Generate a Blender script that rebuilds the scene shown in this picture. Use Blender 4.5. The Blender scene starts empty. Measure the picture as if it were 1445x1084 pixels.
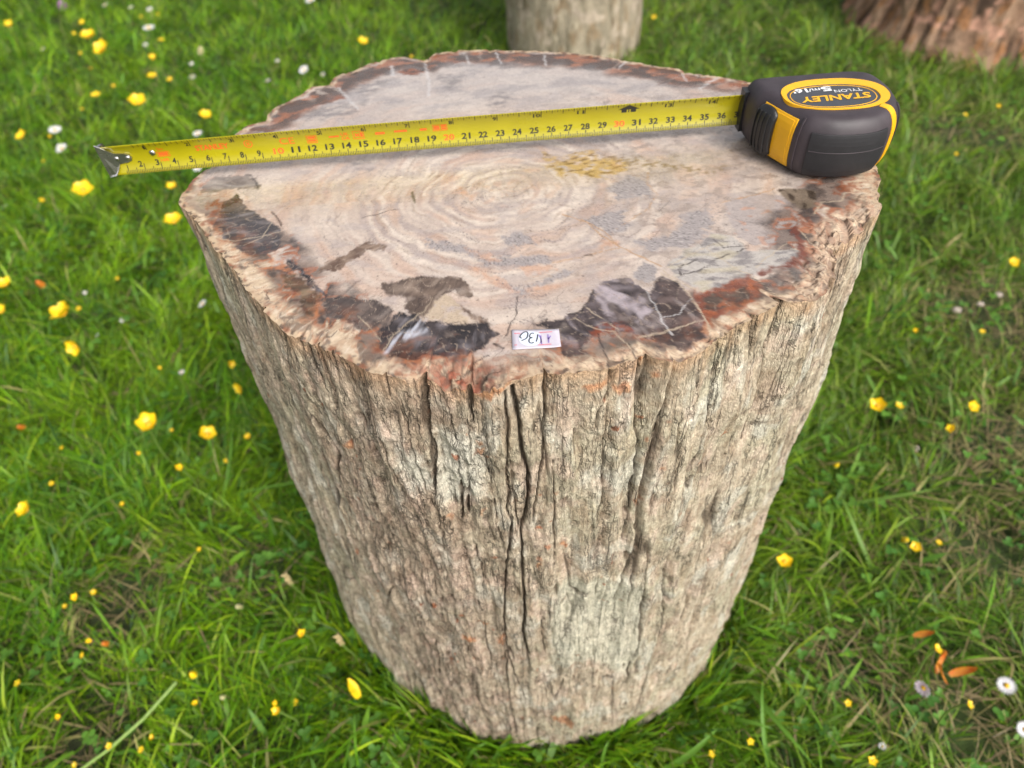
import bpy, math, random
import numpy as np
from mathutils import Matrix, Vector

# ------------------------------------------------------------------ camera, sky, sun, exposure
scene = bpy.context.scene
COL = scene.collection
cam_data = bpy.data.cameras.new('camera')
cam_data.sensor_width = 36.0
cam_data.lens = 24.415
cam_data.clip_start = 0.01
cam_data.clip_end = 500.0
cam_data.dof.use_dof = True
cam_data.dof.focus_distance = 0.33
cam_data.dof.aperture_fstop = 8.5
cam = bpy.data.objects.new('camera', cam_data)
COL.objects.link(cam)
PITCH, ROLL = math.radians(47.5), math.radians(4.5)
fw = Vector((0, math.cos(PITCH), -math.sin(PITCH)))
r0 = Vector((1, 0, 0))
u0 = Vector((0, math.sin(PITCH), math.cos(PITCH)))
cr = r0 * math.cos(ROLL) - u0 * math.sin(ROLL)
cu = u0 * math.cos(ROLL) + r0 * math.sin(ROLL)
M = Matrix((cr, cu, -fw)).transposed().to_4x4()
M.translation = Vector((0, -0.372, 0.758))
cam.matrix_world = M
scene.camera = cam

SUN_ELEV, SUN_AZ = math.radians(44), math.radians(-55)    # azimuth measured from +X towards +Y
world = bpy.data.worlds.new('World')
scene.world = world
world.use_nodes = True
wn, wl = world.node_tree.nodes, world.node_tree.links
for n in list(wn):
    wn.remove(n)
sky = wn.new('ShaderNodeTexSky')
sky.sky_type = 'NISHITA'
sky.sun_disc = False
sky.sun_elevation = SUN_ELEV
sky.sun_rotation = math.radians(90) - SUN_AZ
sky.air_density = 1.0
sky.dust_density = 6.0
sky.ozone_density = 1.0
hsv = wn.new('ShaderNodeHueSaturation')                  # an overcast sky: nearly white
hsv.inputs['Saturation'].default_value = 0.28
bg = wn.new('ShaderNodeBackground')
bg.inputs['Strength'].default_value = 0.15
wo = wn.new('ShaderNodeOutputWorld')
wl.new(sky.outputs[0], hsv.inputs['Color'])
wl.new(hsv.outputs[0], bg.inputs[0])
wl.new(bg.outputs[0], wo.inputs[0])

sun_data = bpy.data.lights.new('sun', 'SUN')
sun_data.energy = 1.3
sun_data.angle = math.radians(18)
sun_data.color = (1.0, 0.96, 0.9)
sun = bpy.data.objects.new('sun', sun_data)
COL.objects.link(sun)
sd = Vector((math.cos(SUN_ELEV) * math.cos(SUN_AZ), math.cos(SUN_ELEV) * math.sin(SUN_AZ), math.sin(SUN_ELEV)))
sun.rotation_euler = sd.to_track_quat('Z', 'Y').to_euler()
sun.location = sd * 6

scene.view_settings.view_transform = 'Standard'
scene.view_settings.look = 'None'
scene.view_settings.exposure = 0.55
scene.view_settings.gamma = 1.0
scene.view_settings.use_curve_mapping = False
scene.render.engine = 'CYCLES'
scene.cycles.use_denoising = True
scene.cycles.max_bounces = 6

random.seed(7)
rng = np.random.default_rng(7)
TOP_Z = 54.7                                             # height of the stump in cm; tables below are in cm

# ------------------------------------------------------------------ measured tables (cm on the ground, on the cut face, or (angle, height) on the bark)
OUTLINE = [(-18.23,-1.85),(-18.14,-1.09),(-17.85,0.44),(-17.28,1.45),(-16.81,1.95),(-16.63,3.69),(-16.55,5.77),(-15.99,6.72),(-14.79,7.19),(-14.84,8.15),(-14.38,9.34),(-13.11,10.59),(-12.47,11.83),(-11.24,11.93),(-10.94,12.98),(-10.25,13.65),(-9.63,13.89),(-8.67,14.85),(-6.98,15.64),(-6.11,15.68),(-4.48,14.75),(-3.79,16.02),(-1.45,16.1),(2.15,15.25),(5.85,14.19),(8.66,12.8),(11.01,11.34),(13.66,9.47),(16.52,7.81),(18.97,5.51),(20.54,2.37),(21.08,-1.17),(21.02,-3.74),(20.61,-5.19),(20.13,-6.17),(19.83,-7.43),(18.57,-8.99),(17.42,-9.18),(16.61,-10.04),(16.19,-11.39),(15.41,-12.94),(14.54,-13.6),(13.69,-13.98),(12.42,-14.08),(11.38,-14.9),(10.11,-15.39),(8.94,-16.25),(8.17,-16.87),(6.73,-17.4),(5.75,-16.94),(5.41,-16.97),(4.11,-17.34),(2.61,-17.5),(1.39,-17.49),(0.14,-17.7),(-0.99,-17.91),(-1.72,-17.5),(-2.53,-17.39),(-3.61,-17.01),(-4.35,-17.24),(-5.19,-16.89),(-7.06,-15.81),(-8.99,-14.21),(-10.22,-13.43),(-11.06,-12.47),(-11.95,-11.15),(-13.38,-8.88),(-14.57,-7.09),(-16.19,-4.61),(-17.49,-2.94)]
FOOT = [(-19.5,-4.44),(-16.46,-8.06),(-11.71,-12.03),(-8.0,-15.07),(-4.45,-16.66),(-0.22,-17.42),(6.2,-17.1),(9.18,-16.33),(11.45,-15.69),(15.15,-13.7),(18.65,-9.96),(21.09,-6.49)]
CRACKS = [([(-91.18,54.27),(-91.14,52.41),(-91.26,51.01),(-91.65,49.24),(-91.95,48.14),(-91.71,46.89),(-92.52,45.15),(-91.91,43.93),(-92.85,40.57)],0.08,0.5),([(-90.1,54.33),(-89.77,53.06),(-89.4,51.79),(-89.38,49.9),(-88.68,48.25),(-88.68,46.91),(-89.26,44.81),(-90.41,42.56),(-90.37,40.27)],0.13,0.7),([(-85.38,54.68),(-85.66,52.11),(-85.96,51.18),(-86.26,48.97),(-87.27,46.42),(-88.19,43.72)],0.08,0.5),([(-76.61,54.53),(-76.55,53.3),(-77.96,52.25),(-78.21,50.87)],0.07,0.4),([(-76.48,52.91),(-76.79,51.31),(-76.7,49.58),(-76.55,46.31),(-76.25,45.24),(-76.92,43.82),(-77.02,41.82)],0.06,0.4),([(-72.1,54.57),(-71.87,53.61),(-71.75,52.06),(-71.47,49.79),(-71.03,48.9),(-71.0,46.83),(-70.89,44.33),(-71.07,42.37),(-71.6,39.87)],0.08,0.5),([(-96.03,54.69),(-96.11,53.54),(-96.07,52.35)],0.16,0.6),([(-102.25,54.12),(-103.15,51.75),(-103.32,49.74),(-104.24,46.53)],0.16,0.6),([(-64.12,54.18),(-63.45,51.99)],0.07,0.3),([(-59.25,48.95),(-60.21,46.33),(-62.3,44.46),(-60.21,41.51)],0.1,0.35),([(-84.58,48.88),(-84.39,44.58),(-84.77,42.59),(-84.51,39.71)],0.06,0.4),([(-81.33,50.99),(-81.1,49.04)],0.07,0.3),([(-99.74,47.47),(-100.61,43.7)],0.14,0.5),([(-98.86,46.16),(-99.54,44.2)],0.14,0.5),([(-92.79,50.58),(-93.74,48.98)],0.04,0.2),([(-99.23,50.09),(-99.52,48.49),(-99.58,47.46)],0.05,0.25),([(-78.49,49.13),(-77.5,45.75)],0.04,0.2),([(-102.37,54.68),(-103.57,51.94),(-103.22,50.45),(-103.19,48.88),(-104.16,46.04)],0.17,0.6),([(-99.39,52.96),(-99.15,51.24)],0.06,0.3),([(-156.62,47.88),(-160.82,45.5),(-159.85,43.96)],0.2,0.5),([(-165.91,39.4),(-164.16,36.36),(-161.47,30.79)],0.22,0.4),([(-122.77,54.33),(-122.78,53.05),(-121.78,52.05)],0.25,0.5),([(-130.97,49.69),(-129.63,47.63),(-127.01,45.24),(-131.87,40.42)],0.3,0.4),([(-127.74,54.45),(-129.98,52.41),(-129.89,50.31)],0.16,0.4),([(-107.61,54.68),(-107.74,53.18)],0.08,0.3),([(-114.46,54.32),(-114.44,52.89)],0.1,0.3),([(-135.58,40.87),(-134.86,39.75)],0.25,0.4),([(-91.78,44.46),(-94.19,37.6),(-95.67,31.89),(-96.37,24.71),(-94.23,18.26),(-92.93,15.28)],0.1,0.5),([(-90.21,43.96),(-90.7,38.34),(-91.18,32.19),(-91.93,29.15),(-91.03,24.37)],0.16,0.7),([(-84.35,45.0),(-84.81,38.91)],0.06,0.3),([(-71.16,42.66),(-71.73,39.98)],0.06,0.2),([(-60.5,35.63),(-60.23,31.17),(-58.69,26.11),(-59.62,19.93),(-59.84,12.98),(-60.83,5.76)],0.14,0.5),([(-65.89,34.45),(-65.23,30.06),(-64.32,23.09),(-66.22,19.12),(-65.73,15.33)],0.2,0.5),([(-74.58,35.87),(-74.28,28.79)],0.08,0.25),([(-85.91,34.9),(-87.17,24.7)],0.06,0.2),([(-82.68,35.17),(-80.96,31.84),(-82.62,28.37),(-85.21,25.7)],0.09,0.25),([(-96.34,30.38),(-97.13,20.78),(-97.88,9.6)],0.14,0.3),([(-70.1,18.48),(-68.25,4.83)],0.09,0.3),([(-124.01,30.46),(-130.41,25.57)],0.2,0.4),([(-155.23,20.07),(-150.46,21.53)],0.4,0.3),([(-87.55,45.86),(-88.67,42.83)],0.06,0.2),([(-48.63,54.65),(-49.44,53.48),(-49.38,52.35)],0.22,0.8),([(-50.06,52.5),(-48.7,50.08),(-49.06,48.7),(-48.46,44.73)],0.1,0.4),([(-43.08,52.91),(-42.78,49.18),(-42.43,44.76),(-42.15,41.54)],0.12,0.4),([(-61.03,54.45),(-59.94,52.39),(-60.1,49.95),(-60.78,46.4),(-61.83,43.69)],0.09,0.4),([(-56.3,54.27),(-56.5,52.8)],0.07,0.3),([(-40.02,54.04),(-40.0,47.77),(-27.38,40.08)],0.09,0.35),([(-26.77,47.46),(-27.11,42.61),(-27.14,35.2)],0.08,0.3),([(-64.29,47.23),(-64.29,44.45)],0.15,0.4)]
LEDGES = [([(-76.93,48.99),(-75.34,48.95),(-73.39,49.12),(-71.59,49.65),(-70.28,50.08),(-69.31,51.36)],0.28),([(-84.56,36.93),(-80.82,37.29),(-77.05,37.11),(-74.3,36.22),(-70.33,35.04),(-65.83,34.23)],0.22),([(-80.34,53.6),(-78.68,53.66),(-77.05,53.95)],0.2),([(-75.81,53.33),(-72.81,53.27)],0.2),([(-100.75,50.97),(-97.96,51.05),(-96.57,50.78)],0.2),([(-109.81,48.25),(-108.64,45.64),(-105.08,45.48)],0.22)]
WALLPATCH = {'pale': [[(-84.57,36.43),(-77.02,36.71),(-74.22,35.78),(-65.67,33.74),(-63.6,22.19),(-66.76,17.86),(-75.44,22.14),(-84.94,22.0),(-86.14,30.17)]],'pale2': [[(-101.85,51.3),(-97.37,51.92),(-94.62,49.15),(-95.94,46.61),(-103.07,45.25),(-103.42,47.44)],[(-108.73,49.85),(-105.01,48.96),(-104.49,46.68),(-108.64,45.64),(-110.11,47.8)]],'red': [[(-99.32,54.68),(-95.92,54.69),(-93.01,54.68),(-90.95,54.67),(-89.84,54.68),(-91.15,54.46),(-93.36,54.01),(-95.37,54.67),(-97.0,54.54),(-98.88,54.68)],[(-96.04,51.07),(-95.12,51.17),(-95.21,50.86),(-96.15,50.7)],[(-96.42,50.33),(-94.83,50.62),(-95.27,50.11),(-96.36,50.02)],[(-80.34,53.82),(-77.63,54.02),(-77.1,54.21),(-76.77,53.82),(-79.78,53.43)],[(-76.13,53.5),(-73.12,53.37),(-72.99,52.85),(-75.14,52.88)],[(-70.45,53.69),(-69.78,54.15),(-69.5,53.71),(-70.34,53.21)],[(-67.62,46.95),(-66.58,46.93),(-66.58,46.49)],[(-83.41,41.1),(-82.34,41.24),(-82.33,40.6)],[(-70.39,43.66),(-69.46,43.94),(-69.55,43.23),(-70.33,43.3)],[(-103.19,44.12),(-102.2,44.18),(-102.42,43.59)],[(-97.12,44.75),(-96.39,44.95),(-96.6,44.19)],[(-97.05,28.72),(-95.94,28.79),(-96.78,26.49),(-98.24,26.7)],[(-106.37,27.59),(-102.92,27.67),(-103.62,26.56),(-106.27,26.77)],[(-101.81,30.27),(-99.64,30.08),(-100.64,29.16)],[(-86.14,10.77),(-79.72,9.32),(-80.59,7.59),(-85.27,8.89)],[(-83.58,41.04),(-82.43,40.83),(-82.71,40.3)],[(-70.49,43.72),(-69.51,44.01),(-69.56,43.23)],[(-122.09,47.44),(-119.1,48.21),(-119.69,47.36),(-121.45,47.16)],[(-88.17,39.05),(-87.23,39.31),(-87.63,38.22)]]}
TOPPATCH = {'darkA': [[(-14.78,-1.45),(-14.0,-3.05),(-12.76,-4.18),(-11.72,-5.23),(-11.51,-6.49),(-11.52,-7.34),(-12.34,-7.56),(-12.97,-7.4),(-13.87,-6.53),(-14.7,-5.55),(-15.35,-4.56),(-15.35,-3.63),(-15.44,-2.27)]],'rustA': [[(-16.51,-1.71),(-15.54,-1.81),(-15.39,-2.86),(-15.37,-4.01),(-15.51,-4.54),(-16.04,-3.91),(-16.1,-2.76)]],'greyA2': [[(-17.12,-0.39),(-16.54,0.59),(-14.54,0.47),(-14.13,0.13),(-13.7,-0.89),(-13.76,-1.19),(-14.48,-0.98),(-16.05,-1.07),(-16.96,-1.04)]],'darkB': [[(-10.99,-8.06),(-10.38,-8.46),(-9.86,-9.32),(-9.19,-10.01),(-8.44,-11.43),(-9.08,-10.77),(-9.7,-9.8),(-10.51,-8.92)]],'orangeB': [[(-12.34,-8.05),(-11.15,-8.04),(-10.86,-8.56),(-9.49,-10.57),(-8.53,-11.42),(-8.65,-12.66),(-9.17,-12.86),(-8.76,-11.81),(-9.6,-11.14),(-10.63,-9.38),(-11.95,-8.58)]],'brownB': [[(-10.93,-9.34),(-10.15,-9.36),(-9.34,-10.29),(-8.83,-11.24),(-8.87,-12.36),(-9.3,-12.58),(-9.51,-11.72),(-10.24,-10.63)]],'brownC': [[(-9.27,-9.39),(-8.69,-8.52),(-7.84,-8.14),(-7.31,-7.38),(-6.73,-7.12),(-6.09,-7.46),(-5.87,-7.74),(-6.25,-8.02),(-6.86,-7.94),(-7.57,-8.82),(-8.4,-9.35)]],'greyD': [[(-8.53,-11.42),(-7.79,-11.36),(-6.91,-11.75),(-5.96,-12.01),(-5.19,-12.58),(-5.34,-13.18),(-5.92,-13.9),(-6.54,-13.83),(-7.51,-13.06),(-8.26,-12.84)]],'brownD': [[(-7.98,-11.34),(-6.61,-10.92),(-5.31,-10.49),(-3.79,-10.38)]],'beigeD': [[(-3.54,-12.99),(-3.19,-12.07),(-2.73,-11.91),(-2.18,-12.61),(-2.0,-13.44),(-1.3,-14.05),(-1.92,-13.98),(-2.63,-13.83),(-3.7,-13.51)]],'bandD': [[(-5.96,-10.72),(-4.74,-10.42),(-3.79,-10.36),(-2.64,-10.5),(-1.98,-10.84),(-1.47,-11.27),(-1.75,-11.45),(-1.49,-12.13),(-1.85,-12.16),(-2.36,-11.6),(-2.82,-11.97),(-3.19,-12.21),(-3.53,-13.13),(-3.71,-13.38),(-4.25,-13.18),(-4.64,-12.59),(-4.77,-11.73),(-5.62,-11.49)]],'bandD2': [[(-2.09,-12.82),(-1.38,-13.38),(-0.95,-13.96),(-0.7,-14.51),(-1.05,-14.34),(-1.56,-13.76)]],'darkD': [[(-5.33,-13.32),(-4.9,-12.83),(-4.08,-13.07),(-3.7,-13.58),(-2.63,-13.9),(-0.95,-14.09),(-0.45,-14.79),(-0.82,-15.37),(-1.52,-15.9),(-2.79,-15.88),(-3.64,-15.85),(-4.49,-15.87),(-5.27,-15.61),(-5.64,-15.2),(-5.88,-14.3)]],'darkE': [[(1.11,-14.33),(1.59,-14.26),(2.49,-14.1),(3.24,-13.79),(3.74,-13.31),(4.14,-12.39),(4.6,-11.73),(5.9,-11.74),(6.34,-12.37),(6.53,-12.82),(7.41,-11.64),(8.01,-12.29),(8.41,-13.33),(8.79,-14.71),(8.48,-15.94),(7.47,-16.67),(6.48,-16.2),(5.58,-15.61),(4.93,-15.41),(4.08,-15.31),(3.36,-15.6),(3.13,-16.06),(3.31,-16.56),(2.56,-16.59),(2.17,-16.31),(2.32,-14.86),(1.56,-14.64)]],'lilacE': [[(4.23,-12.4),(4.68,-11.81),(5.86,-11.96),(6.39,-13.08),(6.77,-14.34),(6.81,-14.99),(5.5,-14.58),(4.51,-14.21),(4.0,-13.41)]],'rustE': [[(3.49,-15.24),(3.9,-14.78),(4.69,-14.75),(5.01,-14.91),(4.74,-15.51),(4.08,-15.31),(3.53,-15.56)],[(4.71,-14.62),(5.19,-14.87),(5.49,-15.6),(5.82,-16.12),(5.37,-15.83),(4.93,-15.41)],[(8.7,-13.22),(9.31,-13.16),(8.79,-15.22),(8.43,-15.81),(8.53,-14.68)]],'panelF': [[(7.89,-10.81),(8.83,-10.0),(9.99,-9.19),(10.72,-8.62),(11.49,-9.06),(11.89,-10.4),(13.2,-10.49),(14.29,-10.63),(13.8,-11.26),(12.4,-11.83),(11.35,-12.29),(10.13,-12.71),(9.13,-13.08),(8.48,-12.37),(7.92,-11.57)]],'rustG': [[(8.46,-13.28),(9.6,-13.0),(10.58,-12.41),(11.39,-12.15),(11.67,-13.04),(11.26,-13.82),(10.52,-14.53),(9.69,-14.7),(8.75,-14.98),(8.71,-14.45),(8.61,-13.77)]],'darkG': [[(8.93,-13.54),(10.02,-13.12),(11.13,-13.05),(11.21,-13.68),(10.43,-14.26),(9.54,-14.29),(8.91,-14.34)]],'darkG2': [[(7.23,-11.78),(7.86,-12.29),(8.35,-13.33),(8.68,-14.58),(8.4,-16.06),(7.52,-16.57),(6.51,-16.21),(5.61,-15.62),(5.81,-14.5),(6.96,-13.98)]],'rustH': [[(14.67,-8.64),(14.9,-8.84),(14.7,-10.29),(14.71,-11.07),(14.24,-11.62),(13.36,-11.73),(12.54,-12.0),(11.88,-12.35),(11.87,-12.06),(12.81,-11.74),(13.8,-11.26),(14.36,-10.72),(14.35,-9.6)]],'greyH': [[(12.23,-12.4),(13.34,-11.8),(14.14,-11.9),(13.68,-12.72),(12.93,-13.06),(12.47,-12.79)]],'plugI': [[(11.98,-6.15),(13.02,-5.74),(14.11,-5.61),(14.98,-5.83),(15.21,-7.33),(14.82,-8.49),(14.07,-9.56),(13.13,-10.08),(12.39,-9.99),(11.83,-9.26),(11.76,-8.08),(11.6,-7.18)]],'darkJ': [[(15.15,-5.28),(16.19,-5.33),(16.92,-5.92),(16.23,-7.29),(15.32,-6.98),(14.96,-6.2)]],'rustK': [[(17.98,-5.3),(19.52,-5.14),(19.23,-5.87),(18.14,-6.28),(17.81,-6.04)],[(18.29,-6.67),(18.61,-6.9),(18.34,-7.58),(17.71,-7.67)],[(16.84,-7.55),(17.2,-7.96),(16.61,-8.74),(15.74,-9.78),(16.17,-8.85)],[(14.98,-8.0),(16.38,-8.54),(16.21,-9.02),(15.04,-8.69)],[(16.82,-8.42),(17.51,-8.17),(17.39,-8.5)]],'plugM': [[(6.37,-10.91),(6.75,-10.65),(7.19,-10.86),(7.33,-11.33),(7.17,-11.9),(6.75,-12.14),(6.37,-11.95),(6.22,-11.49)]],'plugN': [[(1.32,-16.46),(1.75,-16.27),(2.26,-16.26),(2.63,-16.72),(2.67,-17.07),(2.14,-17.35),(1.5,-17.17),(1.28,-16.92)]],'ochre': [[(2.98,0.41),(3.8,-0.61),(4.69,0.15),(6.05,-0.06),(6.2,-0.97),(5.93,-2.83),(5.23,-2.73),(4.44,-1.99),(3.71,-2.51),(2.88,-0.69)],[(4.22,-0.39),(5.13,0.03),(6.18,-0.69),(7.39,-1.15),(7.66,-2.0),(6.46,-2.6),(5.37,-2.44),(4.01,-2.24)]],'ochre2': [[(6.2,-0.56),(7.89,-0.68),(9.39,-1.72),(10.96,-2.23),(11.6,-2.98),(13.09,-2.55),(12.04,-3.43),(10.51,-2.94),(9.02,-2.2),(7.44,-1.7)]],'grain': [[(6.1,-4.06),(7.4,-2.74),(8.33,-3.64),(8.23,-4.85),(6.34,-5.06)],[(4.55,-6.65),(5.91,-6.16),(6.79,-6.28),(5.95,-7.5),(4.68,-7.54)],[(9.62,-6.9),(10.96,-6.63),(10.88,-7.95),(9.39,-9.01),(8.58,-9.31),(9.14,-7.93)],[(4.81,-6.77),(5.39,-6.31),(6.85,-7.4),(6.15,-7.99),(5.36,-7.89)],[(6.52,-8.71),(7.99,-8.74),(10.14,-8.02),(10.45,-8.57),(9.06,-9.69),(7.33,-9.63)],[(-3.87,-7.25),(-1.85,-8.11),(-0.41,-9.43),(1.06,-9.3),(2.39,-9.63),(2.35,-10.09),(0.81,-10.13),(-0.34,-10.06),(-2.06,-8.74),(-3.85,-8.01)],[(-0.04,-7.68),(1.19,-7.33),(1.71,-8.41),(0.71,-8.61)],[(-0.47,-10.8),(0.7,-11.83),(2.85,-10.77),(3.39,-10.99),(1.44,-11.77),(0.84,-12.41),(-0.05,-11.88)]],'peach': [[(0.8,-10.2),(2.33,-10.24),(2.48,-10.72),(1.14,-10.85)],[(1.06,-11.87),(2.2,-11.58),(2.54,-11.91),(1.14,-12.17)],[(-1.86,-8.44),(-0.59,-8.93),(-0.03,-9.63),(-0.89,-9.37)],[(-1.49,-9.91),(-0.18,-10.84),(0.59,-12.1),(0.13,-12.04),(-0.95,-11.04)],[(5.07,-8.52),(5.82,-8.78),(5.96,-9.13),(4.98,-9.16)],[(-2.25,-2.66),(-1.71,-3.14),(-1.29,-3.98),(-1.82,-3.71)]],'rimdark': [[(-11.74,10.94),(-10.35,10.7),(-9.69,9.55),(-10.73,9.29),(-11.5,9.14)],[(-10.45,12.25),(-9.55,13.69),(-8.18,14.27),(-6.87,13.86),(-7.79,12.89),(-9.11,12.02),(-10.05,11.71)],[(-6.27,13.1),(-5.46,13.93),(-4.05,14.34),(-3.61,13.92),(-4.43,12.76),(-4.98,12.38),(-6.11,12.74)],[(-4.2,14.88),(-3.64,15.64),(-2.77,15.82),(-1.62,14.74),(-1.48,14.03),(-2.48,13.71),(-3.62,14.43)],[(-1.18,14.83),(-0.3,15.53),(0.68,14.82),(0.73,14.13),(-0.21,13.89),(-1.05,14.12)],[(1.03,14.58),(2.12,14.89),(3.26,14.68),(4.05,13.84),(4.0,13.34),(2.05,13.61),(1.08,14.06)],[(4.39,13.78),(5.78,14.13),(8.23,12.88),(8.07,11.76),(6.15,12.44),(4.54,13.08)],[(5.82,13.97),(7.5,13.23),(9.08,12.1),(9.51,11.62),(9.05,10.9),(7.36,12.22),(5.71,12.94)],[(9.68,11.58),(10.96,11.07),(12.33,10.3),(13.3,9.34),(12.97,8.64),(11.28,10.1),(9.71,10.78)],[(13.42,9.13),(14.87,8.3),(14.93,7.92),(13.91,7.73),(13.25,8.41)],[(15.13,8.07),(16.28,7.5),(17.06,6.81),(16.86,6.14),(15.68,7.06)],[(-13.34,8.6),(-12.46,9.88),(-11.42,11.19),(-10.1,10.36),(-10.0,9.46),(-11.16,9.08),(-12.52,8.46)],[(-14.52,7.15),(-13.78,8.11),(-12.48,8.17),(-12.58,7.1),(-13.81,6.76)],[(-15.98,6.06),(-14.64,6.37),(-13.42,5.91),(-14.39,5.68)]],'greyback': [[(-10.85,7.08),(-9.39,7.93),(-8.81,8.68),(-8.1,9.72),(-8.38,8.32),(-9.04,7.05),(-10.41,6.6)],[(-9.83,10.91),(-8.69,11.94),(-7.76,12.4),(-6.48,11.86),(-7.09,10.73),(-8.23,9.74),(-9.08,10.18)],[(-3.58,11.65),(-2.48,12.73),(-1.38,11.26),(-2.21,9.58),(-3.28,9.77)],[(-1.07,13.29),(0.61,13.14),(2.57,12.95),(3.93,12.53),(2.8,12.25),(0.59,12.49)],[(-0.11,8.34),(1.23,8.98),(1.67,7.46),(0.58,6.26),(-0.03,6.91)],[(-8.93,1.1),(-7.62,0.9),(-7.2,-0.05),(-8.03,0.3)],[(5.64,12.33),(6.25,11.61),(5.99,10.87)],[(-12.36,7.33),(-10.98,8.76),(-9.27,8.76),(-8.9,7.03),(-10.71,6.52)]]}
VEINS = [([(6.53,-12.82),(6.76,-13.94),(6.85,-15.0),(7.09,-15.72)],0.06,'white'),([(7.44,-11.49),(8.1,-12.3),(8.38,-13.05),(8.63,-14.3),(8.76,-15.35)],0.05,'cream'),([(3.01,-14.16),(3.71,-14.89),(4.61,-15.25),(5.12,-16.28),(5.42,-16.91)],0.05,'cream'),([(3.62,-13.57),(4.23,-14.31),(4.8,-15.14)],0.05,'cream'),([(5.55,-15.73),(6.6,-15.6),(7.43,-15.32),(8.47,-14.93)],0.035,'cream'),([(6.8,-14.61),(7.63,-14.44),(8.47,-13.47)],0.03,'white'),([(3.36,-6.03),(4.49,-6.9),(5.12,-8.19),(5.93,-9.29),(7.54,-10.98)],0.07,'tan'),([(2.44,-10.1),(3.92,-9.82),(4.53,-9.59),(5.93,-9.29)],0.04,'tan'),([(3.92,-9.82),(4.42,-9.65)],0.05,'dark'),([(8.32,-11.47),(8.34,-11.77),(9.44,-11.46),(10.17,-10.8),(10.48,-10.68),(11.98,-10.09)],0.045,'dark'),([(8.32,-11.47),(8.47,-11.19),(9.34,-10.69)],0.03,'dark'),([(10.56,-9.26),(10.87,-9.95),(12.02,-9.94)],0.03,'dark'),([(10.03,-9.84),(10.97,-11.65),(11.56,-12.17),(12.33,-13.81)],0.04,'cream'),([(11.52,-12.31),(11.89,-12.93),(12.37,-14.09)],0.03,'dark'),([(7.83,-11.11),(9.49,-10.08),(10.48,-9.57)],0.04,'cream'),([(7.59,-11.38),(8.51,-12.65),(9.12,-13.15)],0.05,'cream'),([(8.41,-13.48),(8.68,-14.58),(8.71,-15.85)],0.06,'cream'),([(5.58,-15.74),(6.66,-15.49),(8.59,-14.96)],0.04,'cream'),([(11.78,-6.12),(13.68,-5.64),(14.85,-5.24)],0.05,'tan'),([(11.91,-11.62),(13.17,-10.56),(13.92,-10.03)],0.04,'cream'),([(14.84,-9.0),(15.21,-10.19),(15.59,-10.72)],0.06,'cream'),([(16.05,-7.8),(16.8,-6.83),(17.84,-6.79),(18.3,-6.11),(18.89,-6.2)],0.09,'cream'),([(-15.09,-5.67),(-13.94,-6.17),(-12.45,-5.85),(-11.66,-5.6)],0.05,'cream'),([(-13.16,-6.45),(-12.52,-6.01),(-12.25,-4.62)],0.03,'cream'),([(-8.06,-11.47),(-7.5,-11.4),(-6.91,-11.75),(-5.97,-11.94)],0.05,'dark'),([(-6.81,-12.87),(-6.09,-13.88),(-5.64,-14.7)],0.03,'cream'),([(-5.46,-15.33),(-5.17,-14.5),(-4.34,-13.43),(-3.73,-12.83),(-3.38,-12.04)],0.04,'cream'),([(-7.33,-4.92),(-6.5,-4.66),(-5.56,-4.32)],0.03,'dark'),([(-4.71,-2.79),(-4.56,-3.89)],0.1,'olive'),([(-14.43,0.5),(-13.9,-0.44),(-13.72,-1.09)],0.07,'dark'),([(-12.42,-3.66),(-11.96,-4.47),(-11.64,-5.06)],0.08,'brown'),([(-3.52,-13.66),(-2.63,-13.87),(-1.92,-13.78),(-1.79,-14.0),(-1.13,-14.14)],0.05,'dark'),([(0.57,-12.38),(0.45,-13.6),(0.09,-14.34),(-0.07,-14.96)],0.02,'dark'),([(1.11,-14.33),(1.57,-14.51),(1.79,-14.09)],0.05,'dark'),([(0.24,-14.87),(0.85,-14.81)],0.06,'dark'),([(4.14,-12.39),(3.76,-13.18),(3.24,-13.79),(2.78,-13.87)],0.07,'dark'),([(-0.65,-15.39),(-0.24,-15.68)],0.1,'dark'),([(-10.42,11.32),(-9.54,9.38),(-8.73,7.82)],0.12,'white'),([(-4.48,14.42),(-4.11,11.13),(-4.07,9.02)],0.12,'white'),([(-1.61,15.6),(-1.21,13.48)],0.1,'white'),([(0.7,15.16),(1.03,13.06)],0.1,'white'),([(4.22,14.15),(4.12,12.33)],0.12,'white'),([(9.71,11.78),(8.94,10.72)],0.12,'white'),([(13.1,9.19),(13.17,8.05)],0.12,'white'),([(15.18,8.25),(13.7,6.87)],0.12,'white'),([(-6.89,14.2),(-6.65,12.52)],0.2,'white'),([(3.91,-15.29),(4.05,-16.64),(4.11,-17.34)],0.02,'dark'),([(5.08,-16.04),(5.34,-16.9)],0.02,'dark'),([(-2.04,-16.9),(-1.53,-16.38),(-0.85,-16.1)],0.04,'dark'),([(8.52,-2.65),(8.28,-3.88),(8.61,-4.91),(7.84,-6.2),(5.92,-7.71)],0.05,'tan'),([(4.3,-6.61),(5.27,-7.84),(5.81,-9.15)],0.05,'tan')]
GLINTS = [[(-5.38,-15.34),(-5.15,-14.88),(-4.65,-14.43)],[(-4.64,-14.69),(-4.31,-14.21),(-3.8,-13.49)],[(-4.3,-14.47),(-3.69,-14.16)],[(-4.74,-14.42),(-4.23,-13.84),(-3.89,-13.35)]]
PITH = (0.43,-3.28)
LABEL = [(0.18,-14.7),(2.25,-14.85),(2.23,-16.01),(0.14,-15.91)]
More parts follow.
